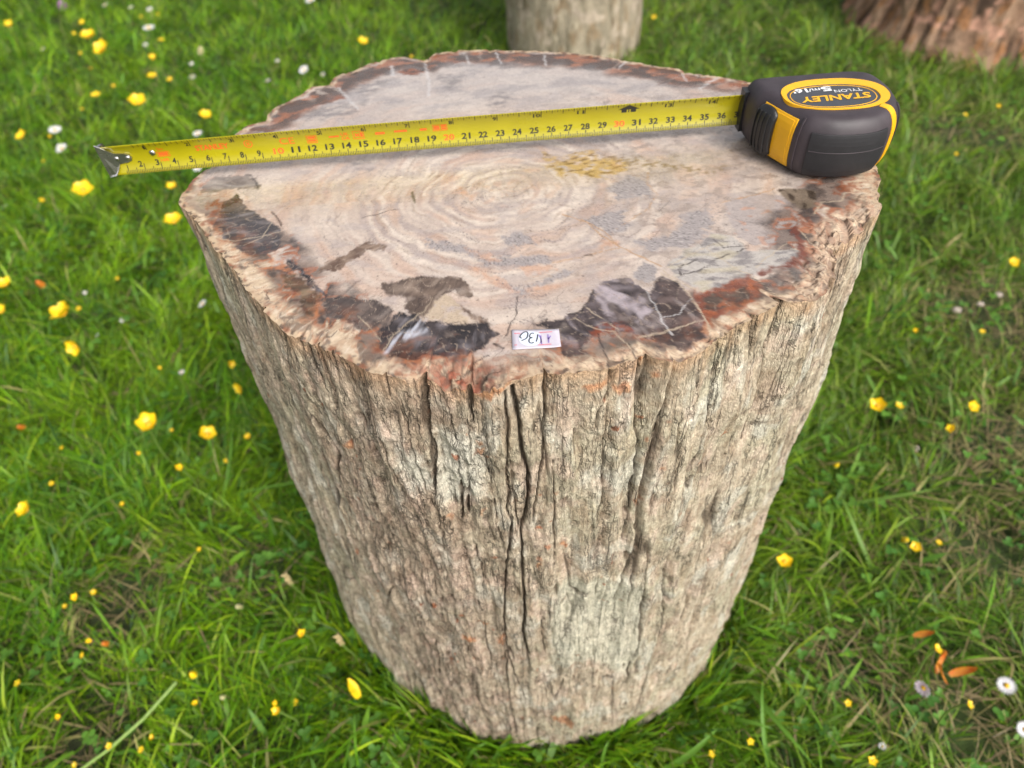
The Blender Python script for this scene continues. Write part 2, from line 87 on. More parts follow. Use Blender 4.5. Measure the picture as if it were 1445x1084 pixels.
STROKES = {'black': [[(0.56,-15.44),(0.78,-15.31),(0.86,-15.09),(0.85,-14.95),(0.76,-14.9),(0.62,-14.99),(0.52,-15.14),(0.52,-15.24),(0.59,-15.28)],[(1.14,-15.05),(1.04,-15.02),(0.96,-15.1),(0.93,-15.24),(1.01,-15.3),(1.05,-15.3)],[(1.02,-15.3),(0.92,-15.35),(0.88,-15.51),(0.93,-15.62),(1.03,-15.63),(1.07,-15.58)],[(1.29,-15.12),(1.26,-15.32),(1.19,-15.57)]],'purple': [[(1.33,-15.14),(1.39,-15.34),(1.42,-15.75)],[(1.42,-15.2),(1.41,-15.52),(1.38,-15.66)],[(1.74,-15.17),(1.73,-15.47),(1.85,-15.27)],[(1.76,-15.36),(1.72,-15.7)]],'red': [[(1.37,-15.01),(1.94,-15.02)],[(1.26,-15.78),(1.83,-15.79)],[(0.27,-14.95),(0.53,-14.96)],[(0.23,-15.67),(0.35,-15.67)]],'oval': [[(0.44,-15.25),(0.52,-15.05),(0.69,-14.93),(0.96,-14.89),(1.18,-14.94),(1.36,-15.05),(1.41,-15.25),(1.38,-15.47),(1.29,-15.69),(1.11,-15.79),(0.86,-15.79),(0.64,-15.7),(0.49,-15.51)]]}
MISC = {'pebbles': [((69.2,39.5),1.43),((77.2,42.3),1.23),((73.3,40.4),1.22),((51.6,14.6),1.02)],'petals': [(39.7,-10.0),(40.3,-13.9),(40.9,-14.9),(41.5,-14.1)],'stalk': [(-37.2,-9.2),(-40.2,-12.1),(-42.9,-14.7),(-45.3,-16.9)],'seed': [(-25.9,-0.5),(-19.5,-7.7)],'yleaf': [(-17.9,-12.2)],'bare': [((53.8,-0.2),9),((74.1,39.6),9),((74.7,34.7),9),((69.6,41.8),7),((58.2,12.6),7),((65.2,15.4),6),((42.7,-16.7),6),((32.2,-12.3),5),((-48.7,0.4),6),((-47.2,3.9),5),((-46.8,-14.1),5),((-34.4,3.7),4),((100.8,88.3),9),((92.7,92.5),8),((42.1,-20.5),6)],'blades': [[(-6.3,-19.7),(-1.5,-15.3)],[(-8.3,-19.5),(-4.9,-17.6)],[(10.2,-20.7),(16.9,-17.8)],[(5.5,-20.5),(6.6,-18.1)],[(38.1,7.4),(49.4,6.2)],[(39.6,-2.0),(37.7,6.5)],[(21.6,-11.6),(24.8,-21.7)],[(21.6,-21.5),(22.4,-13.7)],[(17.4,-15.4),(22.0,-18.3)],[(-22.2,18.6),(-35.9,13.3)],[(-57.7,22.1),(-47.4,26.0)],[(-58.3,9.3),(-48.1,15.5)],[(-38.9,14.7),(-38.4,25.0)]]}
FLOWERS = [
  ('buttercup', -132.3, 176.1, 7.5, 2.44, 14, 'yellow buttercup at the far upper left corner of the lawn', 'buttercups growing in the lawn'),
  ('buttercup', -118.9, 188.6, 4.5, 2.21, 12, 'yellow buttercup nearest the top edge, upper left, above a smaller one', 'buttercups growing in the lawn'),
  ('buttercup', -105.3, 162.8, 7.5, 3.66, 22, 'wide yellow buttercup, upper of the large touching pair at upper left', 'buttercups growing in the lawn'),
  ('buttercup', -94.9, 146.6, 10.0, 3.72, 24, 'large yellow buttercup, lower of the large touching pair at upper left', 'buttercups growing in the lawn'),
  ('buttercup', -89.9, 169.6, 4.5, 2.07, 12, 'yellow buttercup right beside the bright white daisy at upper left', 'buttercups growing in the lawn'),
  ('buttercup', -82.9, 144.6, 7.5, 2.02, 13, 'yellow buttercup below the white daisies, upper left, left of a faint daisy pair', 'buttercups growing in the lawn'),
  ('buttercup', -79.9, 133.9, 7.5, 2.09, 14, 'yellow buttercup, left one of two close together above the tape end', 'buttercups growing in the lawn'),
  ('buttercup', -80.1, 142.9, 4.5, 1.88, 12, 'yellow buttercup, right one of two close together above the tape end', 'buttercups growing in the lawn'),
  ('buttercup', -90.5, 125.7, 7.5, 2.02, 14, 'yellow buttercup above and left of the big open one over the tape hook', 'buttercups growing in the lawn'),
  ('buttercup', -76.2, 114.4, 10.0, 3.52, 26, "big open yellow buttercup straight above the tape end's first inch", 'buttercups growing in the lawn'),
  ('buttercup', -61.7, 111.2, 7.5, 2.3, 17, 'round yellow buttercup just above the tape between hook and stump', 'buttercups growing in the lawn'),
  ('buttercup', -100.1, 108.0, 7.5, 2.53, 19, 'yellow buttercup left of the two white daisies, near the left edge', 'buttercups growing in the lawn'),
  ('buttercup', -91.1, 89.4, 4.5, 1.49, 12, 'small yellow buttercup left of the big one below the tape hook', 'buttercups growing in the lawn'),
  ('buttercup', -75.5, 79.4, 10.0, 3.31, 29, 'big yellow buttercup just below the metal tape hook', 'buttercups growing in the lawn'),
  ('buttercup', -61.0, 82.3, 7.5, 1.88, 16, 'round yellow buttercup below the tape, left of the stump corner', 'buttercups growing in the lawn'),
  ('buttercup', -55.4, 66.8, 10.0, 2.88, 27, 'large yellow buttercup touching the left corner of the stump top', 'buttercups growing in the lawn'),
  ('buttercup', -78.2, 52.5, 10.0, 2.35, 24, 'large yellow buttercup cut by the left edge, upper of two', 'buttercups growing in the lawn'),
  ('buttercup', -78.7, 49.2, 7.5, 1.95, 20, 'yellow buttercup cut by the left edge, lower of two', 'buttercups growing in the lawn'),
  ('buttercup', -65.8, 44.4, 10.0, 3.16, 34, 'largest yellow buttercup cluster, left lawn, below the tape hook', 'buttercups growing in the lawn'),
  ('buttercup', -61.4, 36.9, 10.0, 2.21, 25, 'yellow buttercup in side view just under the largest cluster', 'buttercups growing in the lawn'),
  ('buttercup', -70.9, 54.3, 4.5, 1.13, 11, 'small yellow bloom peeping over the largest buttercup cluster', 'buttercups growing in the lawn'),
  ('buttercup', -46.2, 21.1, 10.0, 2.6, 33, 'round open yellow buttercup alone in the left lawn beside the stump', 'buttercups growing in the lawn'),
  ('buttercup', -38.2, 18.6, 10.0, 2.01, 26, 'frilly yellow buttercup between the round open one and the stump', 'buttercups growing in the lawn'),
  ('buttercup', -37.1, 28.7, 7.5, 1.62, 19, "yellow buttercup in side view close against the stump's left side", 'buttercups growing in the lawn'),
  ('buttercup', -39.5, 33.4, 7.5, 1.23, 14, "small yellow bloom at the stump's left side, above the side view one", 'buttercups growing in the lawn'),
  ('buttercup', -34.1, 19.7, 7.5, 1.04, 13, "small yellow bloom closest to the stump's left side, right of the frilly one", 'buttercups growing in the lawn'),
  ('buttercup', -56.8, 9.4, 10.0, 1.94, 27, 'yellow buttercup low at the left edge over long bent grass', 'buttercups growing in the lawn'),
  ('buttercup', -42.0, 15.7, 7.5, 1.0, 13, 'dull orange yellow bloom below the frilly buttercup, left lawn', 'buttercups growing in the lawn'),
  ('buttercup', -48.8, -0.7, 7.5, 0.88, 13, 'small yellow bloom lower left, above the pale dry patch', 'buttercups growing in the lawn'),
  ('buttercup', -24.6, -14.1, 7.5, 0.95, 16, "orange yellow buttercup at the bottom, left of the stump's foot", 'buttercups growing in the lawn'),
  ('buttercup', -26.7, -11.8, 4.5, 0.75, 12, "small orange yellow bloom just above the one left of the stump's foot", 'buttercups growing in the lawn'),
  ('buttercup', 27.2, -3.1, 7.5, 1.52, 23, "yellow buttercup alone right of the stump's lower side", 'buttercups growing in the lawn'),
  ('buttercup', 41.4, -2.6, 7.5, 1.06, 16, 'round yellow bloom in the right lawn below a green bud', 'buttercups growing in the lawn'),
  ('buttercup', 43.7, 14.8, 10.0, 1.8, 24, 'wide yellow buttercup right of the stump at mid height', 'buttercups growing in the lawn'),
  ('buttercup', 47.9, 16.5, 7.5, 1.01, 13, 'small yellow bloom just right of the wide mid height buttercup', 'buttercups growing in the lawn'),
  ('buttercup', 56.5, 15.5, 7.5, 1.39, 18, 'flat orange yellow bloom at right, left of the picture edge', 'buttercups growing in the lawn'),
  ('buttercup', 52.4, 12.4, 7.5, 1.13, 15, 'round orange yellow bloom at right below the flat one', 'buttercups growing in the lawn'),
  ('buttercup', 76.1, 41.9, 7.5, 1.49, 16, 'yellow buttercup near the right edge, beside shaded long grass', 'buttercups growing in the lawn'),
  ('buttercup', 68.8, 32.7, 4.5, 1.08, 12, 'small yellow bloom at right below the pale pebbles', 'buttercups growing in the lawn'),
  ('buttercup', 59.6, 33.9, 4.5, 1.08, 12, 'small faded yellow bloom at right, left of the pale pebbles', 'buttercups growing in the lawn'),
  ('buttercup', 105.2, 96.7, 4.5, 1.54, 12, 'yellow bloom below the brown stump, nearest the right edge', 'buttercups growing in the lawn'),
  ('buttercup', 97.3, 94.6, 4.5, 1.27, 10, 'dim yellow bloom below the brown stump, left of the brighter one', 'buttercups growing in the lawn'),
  ('buttercup', 88.2, 80.0, 4.5, 1.18, 10, 'dim yellow bloom below the brown stump, lowest of three', 'buttercups growing in the lawn'),
  ('buttercup', 38.5, -13.3, 7.5, 0.96, 16, 'orange yellow bloom above the fallen orange petals', 'buttercups growing in the lawn'),
  ('buttercup', 39.1, -18.4, 7.5, 0.74, 13, 'small orange bud at lower right between two white daisies and petals', 'buttercups growing in the lawn'),
  ('buttercup', -30.4, 144.9, 7.5, 2.34, 15, "blurred yellow buttercup above the stump's back rim", 'buttercups growing in the lawn'),
  ('buttercup', -18.8, 145.0, 4.5, 1.42, 9, "dim yellow bloom just behind the stump's back rim", 'buttercups growing in the lawn'),
  ('buttercup', 45.7, 158.4, 4.5, 1.82, 11, 'yellow bloom right of the grey stump behind', 'buttercups growing in the lawn'),
  ('buttercup', 28.7, -22.3, 7.5, 0.76, 14, 'yellow bloom cut by the bottom edge at lower right', 'buttercups growing in the lawn'),
  ('buttercup', -23.4, -6.8, 7.5, 0.95, 15, 'pair of yellow petals, lower left, close to the stump side', 'buttercups growing in the lawn'),
  ('daisy', -93.4, 173.0, 5.0, 2.79, 16, 'bright white daisy at upper left beside a yellow buttercup', 'daisies growing in the lawn'),
  ('daisy', -94.7, 169.5, 3.0, 1.74, 10, 'faint white daisy just below the bright one at upper left', 'daisies growing in the lawn'),
  ('daisy', -77.9, 154.1, 3.0, 1.64, 10, 'white daisy at upper left, upper of a vertical pair', 'daisies growing in the lawn'),
  ('daisy', -75.5, 145.5, 3.0, 1.91, 12, 'white daisy at upper left, lower of a vertical pair', 'daisies growing in the lawn'),
  ('daisy', -97.3, 115.2, 5.0, 2.37, 17, 'white daisy left of the tape hook, upper of two bright ones', 'daisies growing in the lawn'),
  ('daisy', -92.4, 106.3, 5.0, 2.28, 17, 'white daisy left of the tape hook, lower of two bright ones', 'daisies growing in the lawn'),
  ('daisy', -97.5, 113.9, 3.0, 1.54, 11, 'small closed pale daisy between the two bright ones', 'daisies growing in the lawn'),
  ('daisy', -124.7, 172.4, 3.0, 1.75, 10, 'dull pale daisy near the left edge below the first buttercup', 'daisies growing in the lawn'),
  ('daisy', -44.7, 136.9, 5.0, 2.13, 14, "blurred white daisy above the stump's left back rim", 'daisies growing in the lawn'),
  ('daisy', -55.2, 139.8, 3.0, 1.87, 12, 'blurred white daisy left of the one above the back rim', 'daisies growing in the lawn'),
  ('daisy', -41.4, 141.0, 3.0, 1.56, 10, 'faint white daisy right of the one above the back rim', 'daisies growing in the lawn'),
  ('daisy', -63.6, 108.2, 5.0, 1.76, 13, 'white daisy half hidden behind the top edge of the tape', 'daisies growing in the lawn'),
  ('daisy', -60.0, 93.6, 5.0, 1.64, 13, 'white daisy peeping out below the tape left of the stump', 'daisies growing in the lawn'),
  ('daisy', -118.1, 205.0, 3.0, 2.34, 12, 'white daisy cut by the top edge, left one of three', 'daisies growing in the lawn'),
  ('daisy', -101.9, 198.0, 3.0, 2.29, 12, 'white daisy at the top edge above the bright daisy', 'daisies growing in the lawn'),
  ('daisy', -49.8, 184.9, 5.0, 2.54, 14, "white daisy cut by the top edge above the stump's left", 'daisies growing in the lawn'),
  ('daisy', -48.4, 50.3, 5.0, 1.3, 13, 'white daisy left of the stump below the large touching buttercup', 'daisies growing in the lawn'),
  ('daisy', -63.2, 51.6, 3.0, 1.12, 11, 'dim white daisy between largest buttercup cluster and the stump', 'daisies growing in the lawn'),
  ('daisy', -49.9, 38.3, 3.0, 1.13, 12, 'dim broken white daisy in shade left of the stump', 'daisies growing in the lawn'),
  ('daisy', 44.8, -16.3, 5.0, 1.49, 25, 'white daisy with yellow eye at lower right', 'daisies growing in the lawn'),
  ('daisy', 44.4, -20.2, 5.0, 1.37, 24, 'white daisy cut by the right edge near the bottom', 'daisies growing in the lawn'),
  ('daisy', 37.1, -15.9, 5.0, 1.38, 23, 'pink tipped daisy in side view beside the fallen orange petals', 'daisies growing in the lawn'),
  ('daisy', 32.5, -19.9, 3.0, 0.53, 9, 'tiny white daisy near the bottom, right of the long blades', 'daisies growing in the lawn'),
  ('bud', -77.4, 58.5, 5.0, 1.36, 13, 'orange bud above the largest buttercup cluster, left lawn', 'small flower buds in the lawn'),
  ('bud', -70.3, 29.5, 3.0, 1.06, 12, 'orange bud near the left edge at mid height', 'small flower buds in the lawn'),
  ('bud', -32.6, -10.5, 3.0, 0.71, 11, 'cream bud on the ground at lower left', 'small flower buds in the lawn'),
  ('bud', -32.9, -0.6, 3.0, 0.84, 12, "white bud on the ground left of the stump's lower side", 'small flower buds in the lawn'),
  ('bud', 43.9, 1.3, 3.0, 0.86, 12, 'green yellow bud right above the round yellow bloom', 'small flower buds in the lawn'),
  ('bud', 40.0, 12.2, 3.0, 0.78, 10, "pale yellow bud right of the stump's lower half", 'small flower buds in the lawn'),
  ('bud', -34.8, -9.2, 5.0, 0.89, 14, 'yellow bud at the tip of the long fallen stalk', 'small flower buds in the lawn'),
  ('bud', -47.1, -3.7, 3.0, 0.82, 12, 'orange bud in the dry patch at lower left', 'small flower buds in the lawn'),
  ('bud', -132.1, 206.8, 3.0, 2.16, 11, 'purple clover bud at the top left edge', 'small flower buds in the lawn'),
  ('bud', -77.0, 160.4, 3.0, 2.02, 12, 'dry cream seed tuft above the tape, upper left', 'small flower buds in the lawn'),
  ('buttercup', -118.1, 179.9, 4.5, 1.61, 9, 'tiny yellow bloom between the upper left buttercup and the large touching pair', 'tiny buttercups in the far lawn'),
  ('buttercup', -110.4, 164.4, 4.5, 1.53, 9, 'tiny yellow bloom left of the large touching pair of buttercups at upper left', 'tiny buttercups in the far lawn'),
  ('buttercup', -103.9, 153.6, 4.5, 1.14, 7, 'tiny yellow bloom just below the large touching pair of buttercups at upper left', 'tiny buttercups in the far lawn'),
  ('buttercup', -94.0, 141.7, 4.5, 1.4, 9, 'tiny yellow bloom between the touching pair and the big open one over the tape', 'tiny buttercups in the far lawn'),
  ('buttercup', -97.7, 129.7, 4.5, 1.04, 7, 'tiny dim yellow bloom lower left of the single round buttercup at upper left', 'tiny buttercups in the far lawn'),
  ('buttercup', -100.3, 116.9, 4.5, 1.13, 8, 'tiny yellow bloom touching the upper bright daisy left of the tape hook', 'tiny buttercups in the far lawn'),
  ('buttercup', -97.2, 105.5, 4.5, 0.94, 7, 'tiny yellow bloom just left of the lower bright daisy by the tape hook', 'tiny buttercups in the far lawn'),
  ('buttercup', -101.3, 188.9, 4.5, 1.29, 7, 'tiny yellow bloom at the top edge, left of the daisy there', 'tiny buttercups in the far lawn'),
  ('buttercup', -96.6, 190.1, 4.5, 1.3, 7, 'tiny yellow bloom at the top edge, right of the daisy there', 'tiny buttercups in the far lawn'),
  ('buttercup', -66.8, 61.6, 4.5, 0.96, 9, 'tiny yellow bloom in the left lawn below the stump corner buttercup', 'tiny buttercups in the near lawn'),
  ('buttercup', -52.9, 38.5, 4.5, 0.84, 9, "tiny yellow bloom above the round open buttercup, halfway to the stump's left side", 'tiny buttercups in the near lawn'),
  ('buttercup', -51.1, 22.3, 4.5, 0.75, 9, 'tiny yellow bloom just under the round open buttercup, to its left', 'tiny buttercups in the near lawn'),
  ('buttercup', -61.4, 18.4, 4.5, 0.65, 8, 'tiny yellow bloom above the low buttercup at the left edge', 'tiny buttercups in the near lawn'),
  ('buttercup', -50.7, 14.2, 4.5, 0.78, 10, 'tiny yellow bloom in long grass right of the low left edge buttercup', 'tiny buttercups in the near lawn'),
  ('buttercup', -62.3, 24.3, 4.5, 0.76, 9, 'tiny yellow bloom far left of the round open buttercup, deep in grass', 'tiny buttercups in the near lawn'),
  ('buttercup', -38.7, 19.9, 4.5, 0.74, 9, 'tiny yellow bloom right below the frilly buttercup beside the stump', 'tiny buttercups in the near lawn'),
  ('buttercup', -47.6, 25.9, 4.5, 0.86, 10, 'tiny yellow bloom just right of the round open buttercup', 'tiny buttercups in the near lawn'),
  ('buttercup', -50.2, 2.2, 4.5, 0.78, 11, 'tiny yellow bloom at the upper edge of the dry patch, lower left', 'tiny buttercups in the near lawn'),
  ('buttercup', -52.9, 0.7, 4.5, 0.63, 9, 'tiny yellow bloom left of the dry patch at lower left', 'tiny buttercups in the near lawn'),
  ('buttercup', -48.8, -5.2, 4.5, 0.73, 11, 'tiny orange yellow bloom below the dry patch, left of the orange bud', 'tiny buttercups in the near lawn'),
  ('buttercup', -48.7, -3.6, 4.5, 0.68, 10, 'tiny yellow bloom between the dry patch and the orange bud', 'tiny buttercups in the near lawn'),
  ('buttercup', -35.1, -11.2, 4.5, 0.69, 11, "tiny yellow bloom right of the fallen stalk's upper end", 'tiny buttercups in the near lawn'),
  ('buttercup', -24.5, -11.9, 4.5, 0.69, 11, "tiny yellow bloom right of the two blooms at the stump's foot", 'tiny buttercups in the near lawn'),
  ('buttercup', -38.5, -14.2, 4.5, 0.61, 10, "tiny yellow bloom right of the fallen stalk's lower half", 'tiny buttercups in the near lawn'),
  ('buttercup', -39.3, -15.3, 4.5, 0.54, 9, 'tiny yellow bloom right of the fallen stalk, nearest the bottom edge', 'tiny buttercups in the near lawn'),
  ('buttercup', -42.7, -14.7, 4.5, 0.67, 11, "tiny yellow bloom left of the fallen stalk's lower half", 'tiny buttercups in the near lawn'),
  ('buttercup', -45.5, -16.2, 4.5, 0.48, 8, 'tiny yellow bloom at the bottom edge left of the fallen stalk', 'tiny buttercups in the near lawn'),
  ('buttercup', -49.1, -11.5, 4.5, 0.63, 10, 'tiny orange yellow bloom above the bottom left corner', 'tiny buttercups in the near lawn'),
  ('buttercup', -54.8, -7.7, 4.5, 0.52, 8, 'tiny yellow bloom at the left edge near the bottom', 'tiny buttercups in the near lawn'),
  ('buttercup', -39.0, 6.7, 4.5, 0.59, 8, 'tiny yellow bloom in open grass between the low left buttercup and the stump', 'tiny buttercups in the near lawn'),
  ('buttercup', 47.0, 0.1, 4.5, 0.63, 9, 'tiny yellow bloom in the right lawn beside bare soil', 'tiny buttercups in the near lawn'),
  ('buttercup', 30.4, -16.1, 4.5, 0.6, 10, "tiny yellow bloom between the stump's foot and the pink tipped daisy", 'tiny buttercups in the near lawn'),
  ('buttercup', 16.1, -19.6, 4.5, 0.52, 9, "tiny yellow bloom right of the stump's foot at the bottom edge", 'tiny buttercups in the near lawn'),
  ('buttercup', 20.0, -18.8, 4.5, 0.58, 10, 'tiny yellow bloom near the long curving blade at bottom right', 'tiny buttercups in the near lawn'),
  ('daisy', -54.6, 151.6, 3.0, 1.46, 9, "tiny faint white daisy nearest the stump's back rim, upper left lawn", 'tiny daisies in the far lawn'),
  ('daisy', -108.8, 201.2, 3.0, 1.74, 9, 'tiny white daisy in the middle of three at the top edge', 'tiny daisies in the far lawn'),
  ('daisy', -99.4, 90.2, 3.0, 1.13, 9, 'tiny white daisy at the left edge below the tape hook', 'tiny daisies in the far lawn'),
  ('daisy', -66.2, 48.3, 3.0, 0.9, 9, 'tiny white daisy right of the largest buttercup cluster', 'tiny daisies in the far lawn'),
  ('daisy', -72.3, 59.7, 3.0, 0.96, 9, 'tiny white daisy above the largest buttercup cluster', 'tiny daisies in the far lawn'),
]

# ------------------------------------------------------------------ helpers
def lin(r, g, b, k=1.0):
    v = np.array([r, g, b], float) / 255
    return np.where(v <= .04045, v / 12.92, ((v + .055) / 1.055) ** 2.4) * k

_perm = np.random.default_rng(11).permutation(4096).astype(np.int64)
_ga = np.random.default_rng(12).uniform(0, 2 * np.pi, 4096)
_gx, _gy = np.cos(_ga), np.sin(_ga)
def pn(x, y, seed=0):
    """gradient noise, about -0.7..0.7"""
    x = np.asarray(x, float) + seed * 17.37; y = np.asarray(y, float) + seed * 31.71
    xi, yi = np.floor(x).astype(np.int64), np.floor(y).astype(np.int64)
    fx, fy = x - xi, y - yi
    u, v = fx * fx * fx * (fx * (fx * 6 - 15) + 10), fy * fy * fy * (fy * (fy * 6 - 15) + 10)
    def g(ix, iy, dx, dy):
        h = _perm[(_perm[(ix + seed * 7) & 4095] + iy) & 4095]
        return _gx[h] * dx + _gy[h] * dy
    a = g(xi, yi, fx, fy); b = g(xi + 1, yi, fx - 1, fy)
    c = g(xi, yi + 1, fx, fy - 1); d = g(xi + 1, yi + 1, fx - 1, fy - 1)
    return (a + u * (b - a)) * (1 - v) + (c + u * (d - c)) * v
def fbm(x, y, seed=0, oct=4, gain=.5):
    t, a, s = 0, 1.0, 1.0
    for i in range(oct):
        t = t + a * pn(x * s, y * s, seed + i); a *= gain; s *= 2.03
    return t
def sst(a, b, x):
    t = np.clip((x - a) / (b - a), 0, 1)
    return t * t * (3 - 2 * t)
def mix(c, d, m):
    return c + (np.asarray(d) - c) * m[..., None]
def seg_dist(x, y, pts, want_t=False):
    d = np.full(x.shape, 1e9); tt = np.zeros(x.shape); L = len(pts) - 1
    for i in range(L):
        ax, ay = pts[i]; bx, by = pts[i + 1]
        vx, vy = bx - ax, by - ay; l2 = vx * vx + vy * vy + 1e-12
        t = np.clip(((x - ax) * vx + (y - ay) * vy) / l2, 0, 1)
        q = np.hypot(x - ax - t * vx, y - ay - t * vy)
        if want_t:
            tt = np.where(q < d, (i + t) / L, tt)
        d = np.minimum(d, q)
    return (d, tt) if want_t else d
def poly_sd(x, y, pts):
    """signed distance to a polygon, positive inside"""
    d = seg_dist(x, y, list(pts) + [pts[0]])
    ins = np.zeros(x.shape, bool); n = len(pts)
    for i in range(n):
        ax, ay = pts[i]; bx, by = pts[(i + 1) % n]
        c = (ay > y) != (by > y)
        ins ^= c & (x < (bx - ax) * (y - ay) / ((by - ay) if by != ay else 1e-9) + ax)
    return np.where(ins, d, -d)

def new_mesh(name, V, F=None, quads=None, tris=None, smooth=True, colors=None, rough=None):
    """V in metres. F is a python face list, or quads / tris are index arrays"""
    me = bpy.data.meshes.new(name)
    V = np.asarray(V, np.float32)
    if F is not None:
        me.from_pydata(V.tolist(), [], F)
    else:
        nq = 0 if quads is None else len(quads); nt = 0 if tris is None else len(tris)
        me.vertices.add(len(V)); me.vertices.foreach_set('co', V.ravel())
        li = np.concatenate([np.asarray(a, np.int32).ravel() for a in (quads, tris) if a is not None])
        me.loops.add(len(li)); me.loops.foreach_set('vertex_index', li)
        me.polygons.add(nq + nt)
        st = np.concatenate([np.arange(nq) * 4, nq * 4 + np.arange(nt) * 3]).astype(np.int32)
        me.polygons.foreach_set('loop_start', st)
        me.update(calc_edges=True)
    if smooth:
        me.polygons.foreach_set('use_smooth', np.ones(len(me.polygons), bool))
    if colors is not None:
        a = me.attributes.new('col', 'FLOAT_COLOR', 'POINT')
        c = np.ones((len(V), 4), np.float32); c[:, :3] = colors
        a.data.foreach_set('color', c.ravel())
    if rough is not None:
        a = me.attributes.new('rough', 'FLOAT', 'POINT')
        a.data.foreach_set('value', np.asarray(rough, np.float32))
    me.validate()
    return me
def wloc(o):
    p = Vector((0, 0, 0))
    while o is not None:
        p += o.location; o = o.parent
    return np.array(p)
def link(name, me, mat=None, parent=None, loc=None, **props):
    o = bpy.data.objects.new(name, me)
    COL.objects.link(o)
    if mat is not None and me is not None and not me.materials:
        me.materials.append(mat)
    if parent is not None:
        o.parent = parent
    if loc is not None:
        o.location = loc
    for k, v in props.items():
        o[k] = v
    return o
def part(name, V_cm, F, mat, parent, smooth=True, **props):
    """a part: vertices in world cm, stored relative to its parent's origin"""
    V = np.asarray(V_cm, float) / 100 - wloc(parent)
    return link(name, new_mesh(name, V, F, smooth=smooth), mat, parent, **props)
def empty(name, loc, **props):
    o = link(name, None, loc=loc, **props)
    o.empty_display_size = .02
    return o

class NT:
    """a small node-tree builder"""
    def __init__(self, name):
        self.m = bpy.data.materials.new(name); self.m.use_nodes = True
        self.t = self.m.node_tree; self.n = self.t.nodes; self.l = self.t.links
        self.b = self.n['Principled BSDF']; self.out = self.n['Material Output']
    def node(self, typ, **kw):
        nd = self.n.new('ShaderNode' + typ)
        for k, v in kw.items():
            if k in nd.inputs.keys():
                nd.inputs[k].default_value = v
            else:
                setattr(nd, k, v)
        return nd
    def link(self, a, b):
        self.l.new(a, b)
    def attr(self, name):
        return self.node('Attribute', attribute_name=name)
    def coords(self, scale=(1, 1, 1), world=False):
        tc = self.node('NewGeometry' if world else 'TexCoord')
        mp = self.node('Mapping'); mp.inputs['Scale'].default_value = scale
        self.link(tc.outputs['Position' if world else 'Object'], mp.inputs[0])
        return mp.outputs[0]
    def noise(self, vec, scale, detail=4, rough=.55):
        nd = self.node('TexNoise'); nd.inputs['Scale'].default_value = scale
        nd.inputs['Detail'].default_value = detail; nd.inputs['Roughness'].default_value = rough
        self.link(vec, nd.inputs['Vector'])
        return nd.outputs['Fac']
    def remap(self, fac, a, b, c, d):
        nd = self.node('MapRange'); 
        for i, v in enumerate((a, b, c, d)):
            nd.inputs[i + 1].default_value = v
        self.link(fac, nd.inputs[0])
        return nd.outputs[0]
    def mul(self, color, fac):
        nd = self.node('VectorMath', operation='SCALE')
        self.link(color, nd.inputs[0]); self.link(fac, nd.inputs['Scale'])
        return nd.outputs[0]
    def bump(self, h, strength, dist):
        nd = self.node('Bump'); nd.inputs['Strength'].default_value = strength; nd.inputs['Distance'].default_value = dist
        self.link(h, nd.inputs['Height']); self.link(nd.outputs[0], self.b.inputs['Normal'])
        return nd
def simple(name, col, rough=.5, metallic=0.0, spec=.5, var=.12, scale=300, bump=0.0, coat=0.0, bscale=None):
    m = NT(name)
    v = m.coords()
    n = m.noise(v, scale)
    rgb = m.node('RGB'); rgb.outputs[0].default_value = (*col, 1)
    m.link(m.mul(rgb.outputs[0], m.remap(n, .3, .7, 1 - var, 1 + var)), m.b.inputs['Base Color'])
    m.b.inputs['Roughness'].default_value = rough
    m.b.inputs['Metallic'].default_value = metallic
    m.b.inputs['Specular IOR Level'].default_value = spec
    m.b.inputs['Coat Weight'].default_value = coat
    n2 = m.noise(v, 40, 3)
    m.link(m.remap(n2, .3, .7, rough - .06, rough + .08), m.b.inputs['Roughness'])
    if bump:
        m.bump(m.noise(v, bscale or scale * 3, 3), bump, .0005)
    return m.m

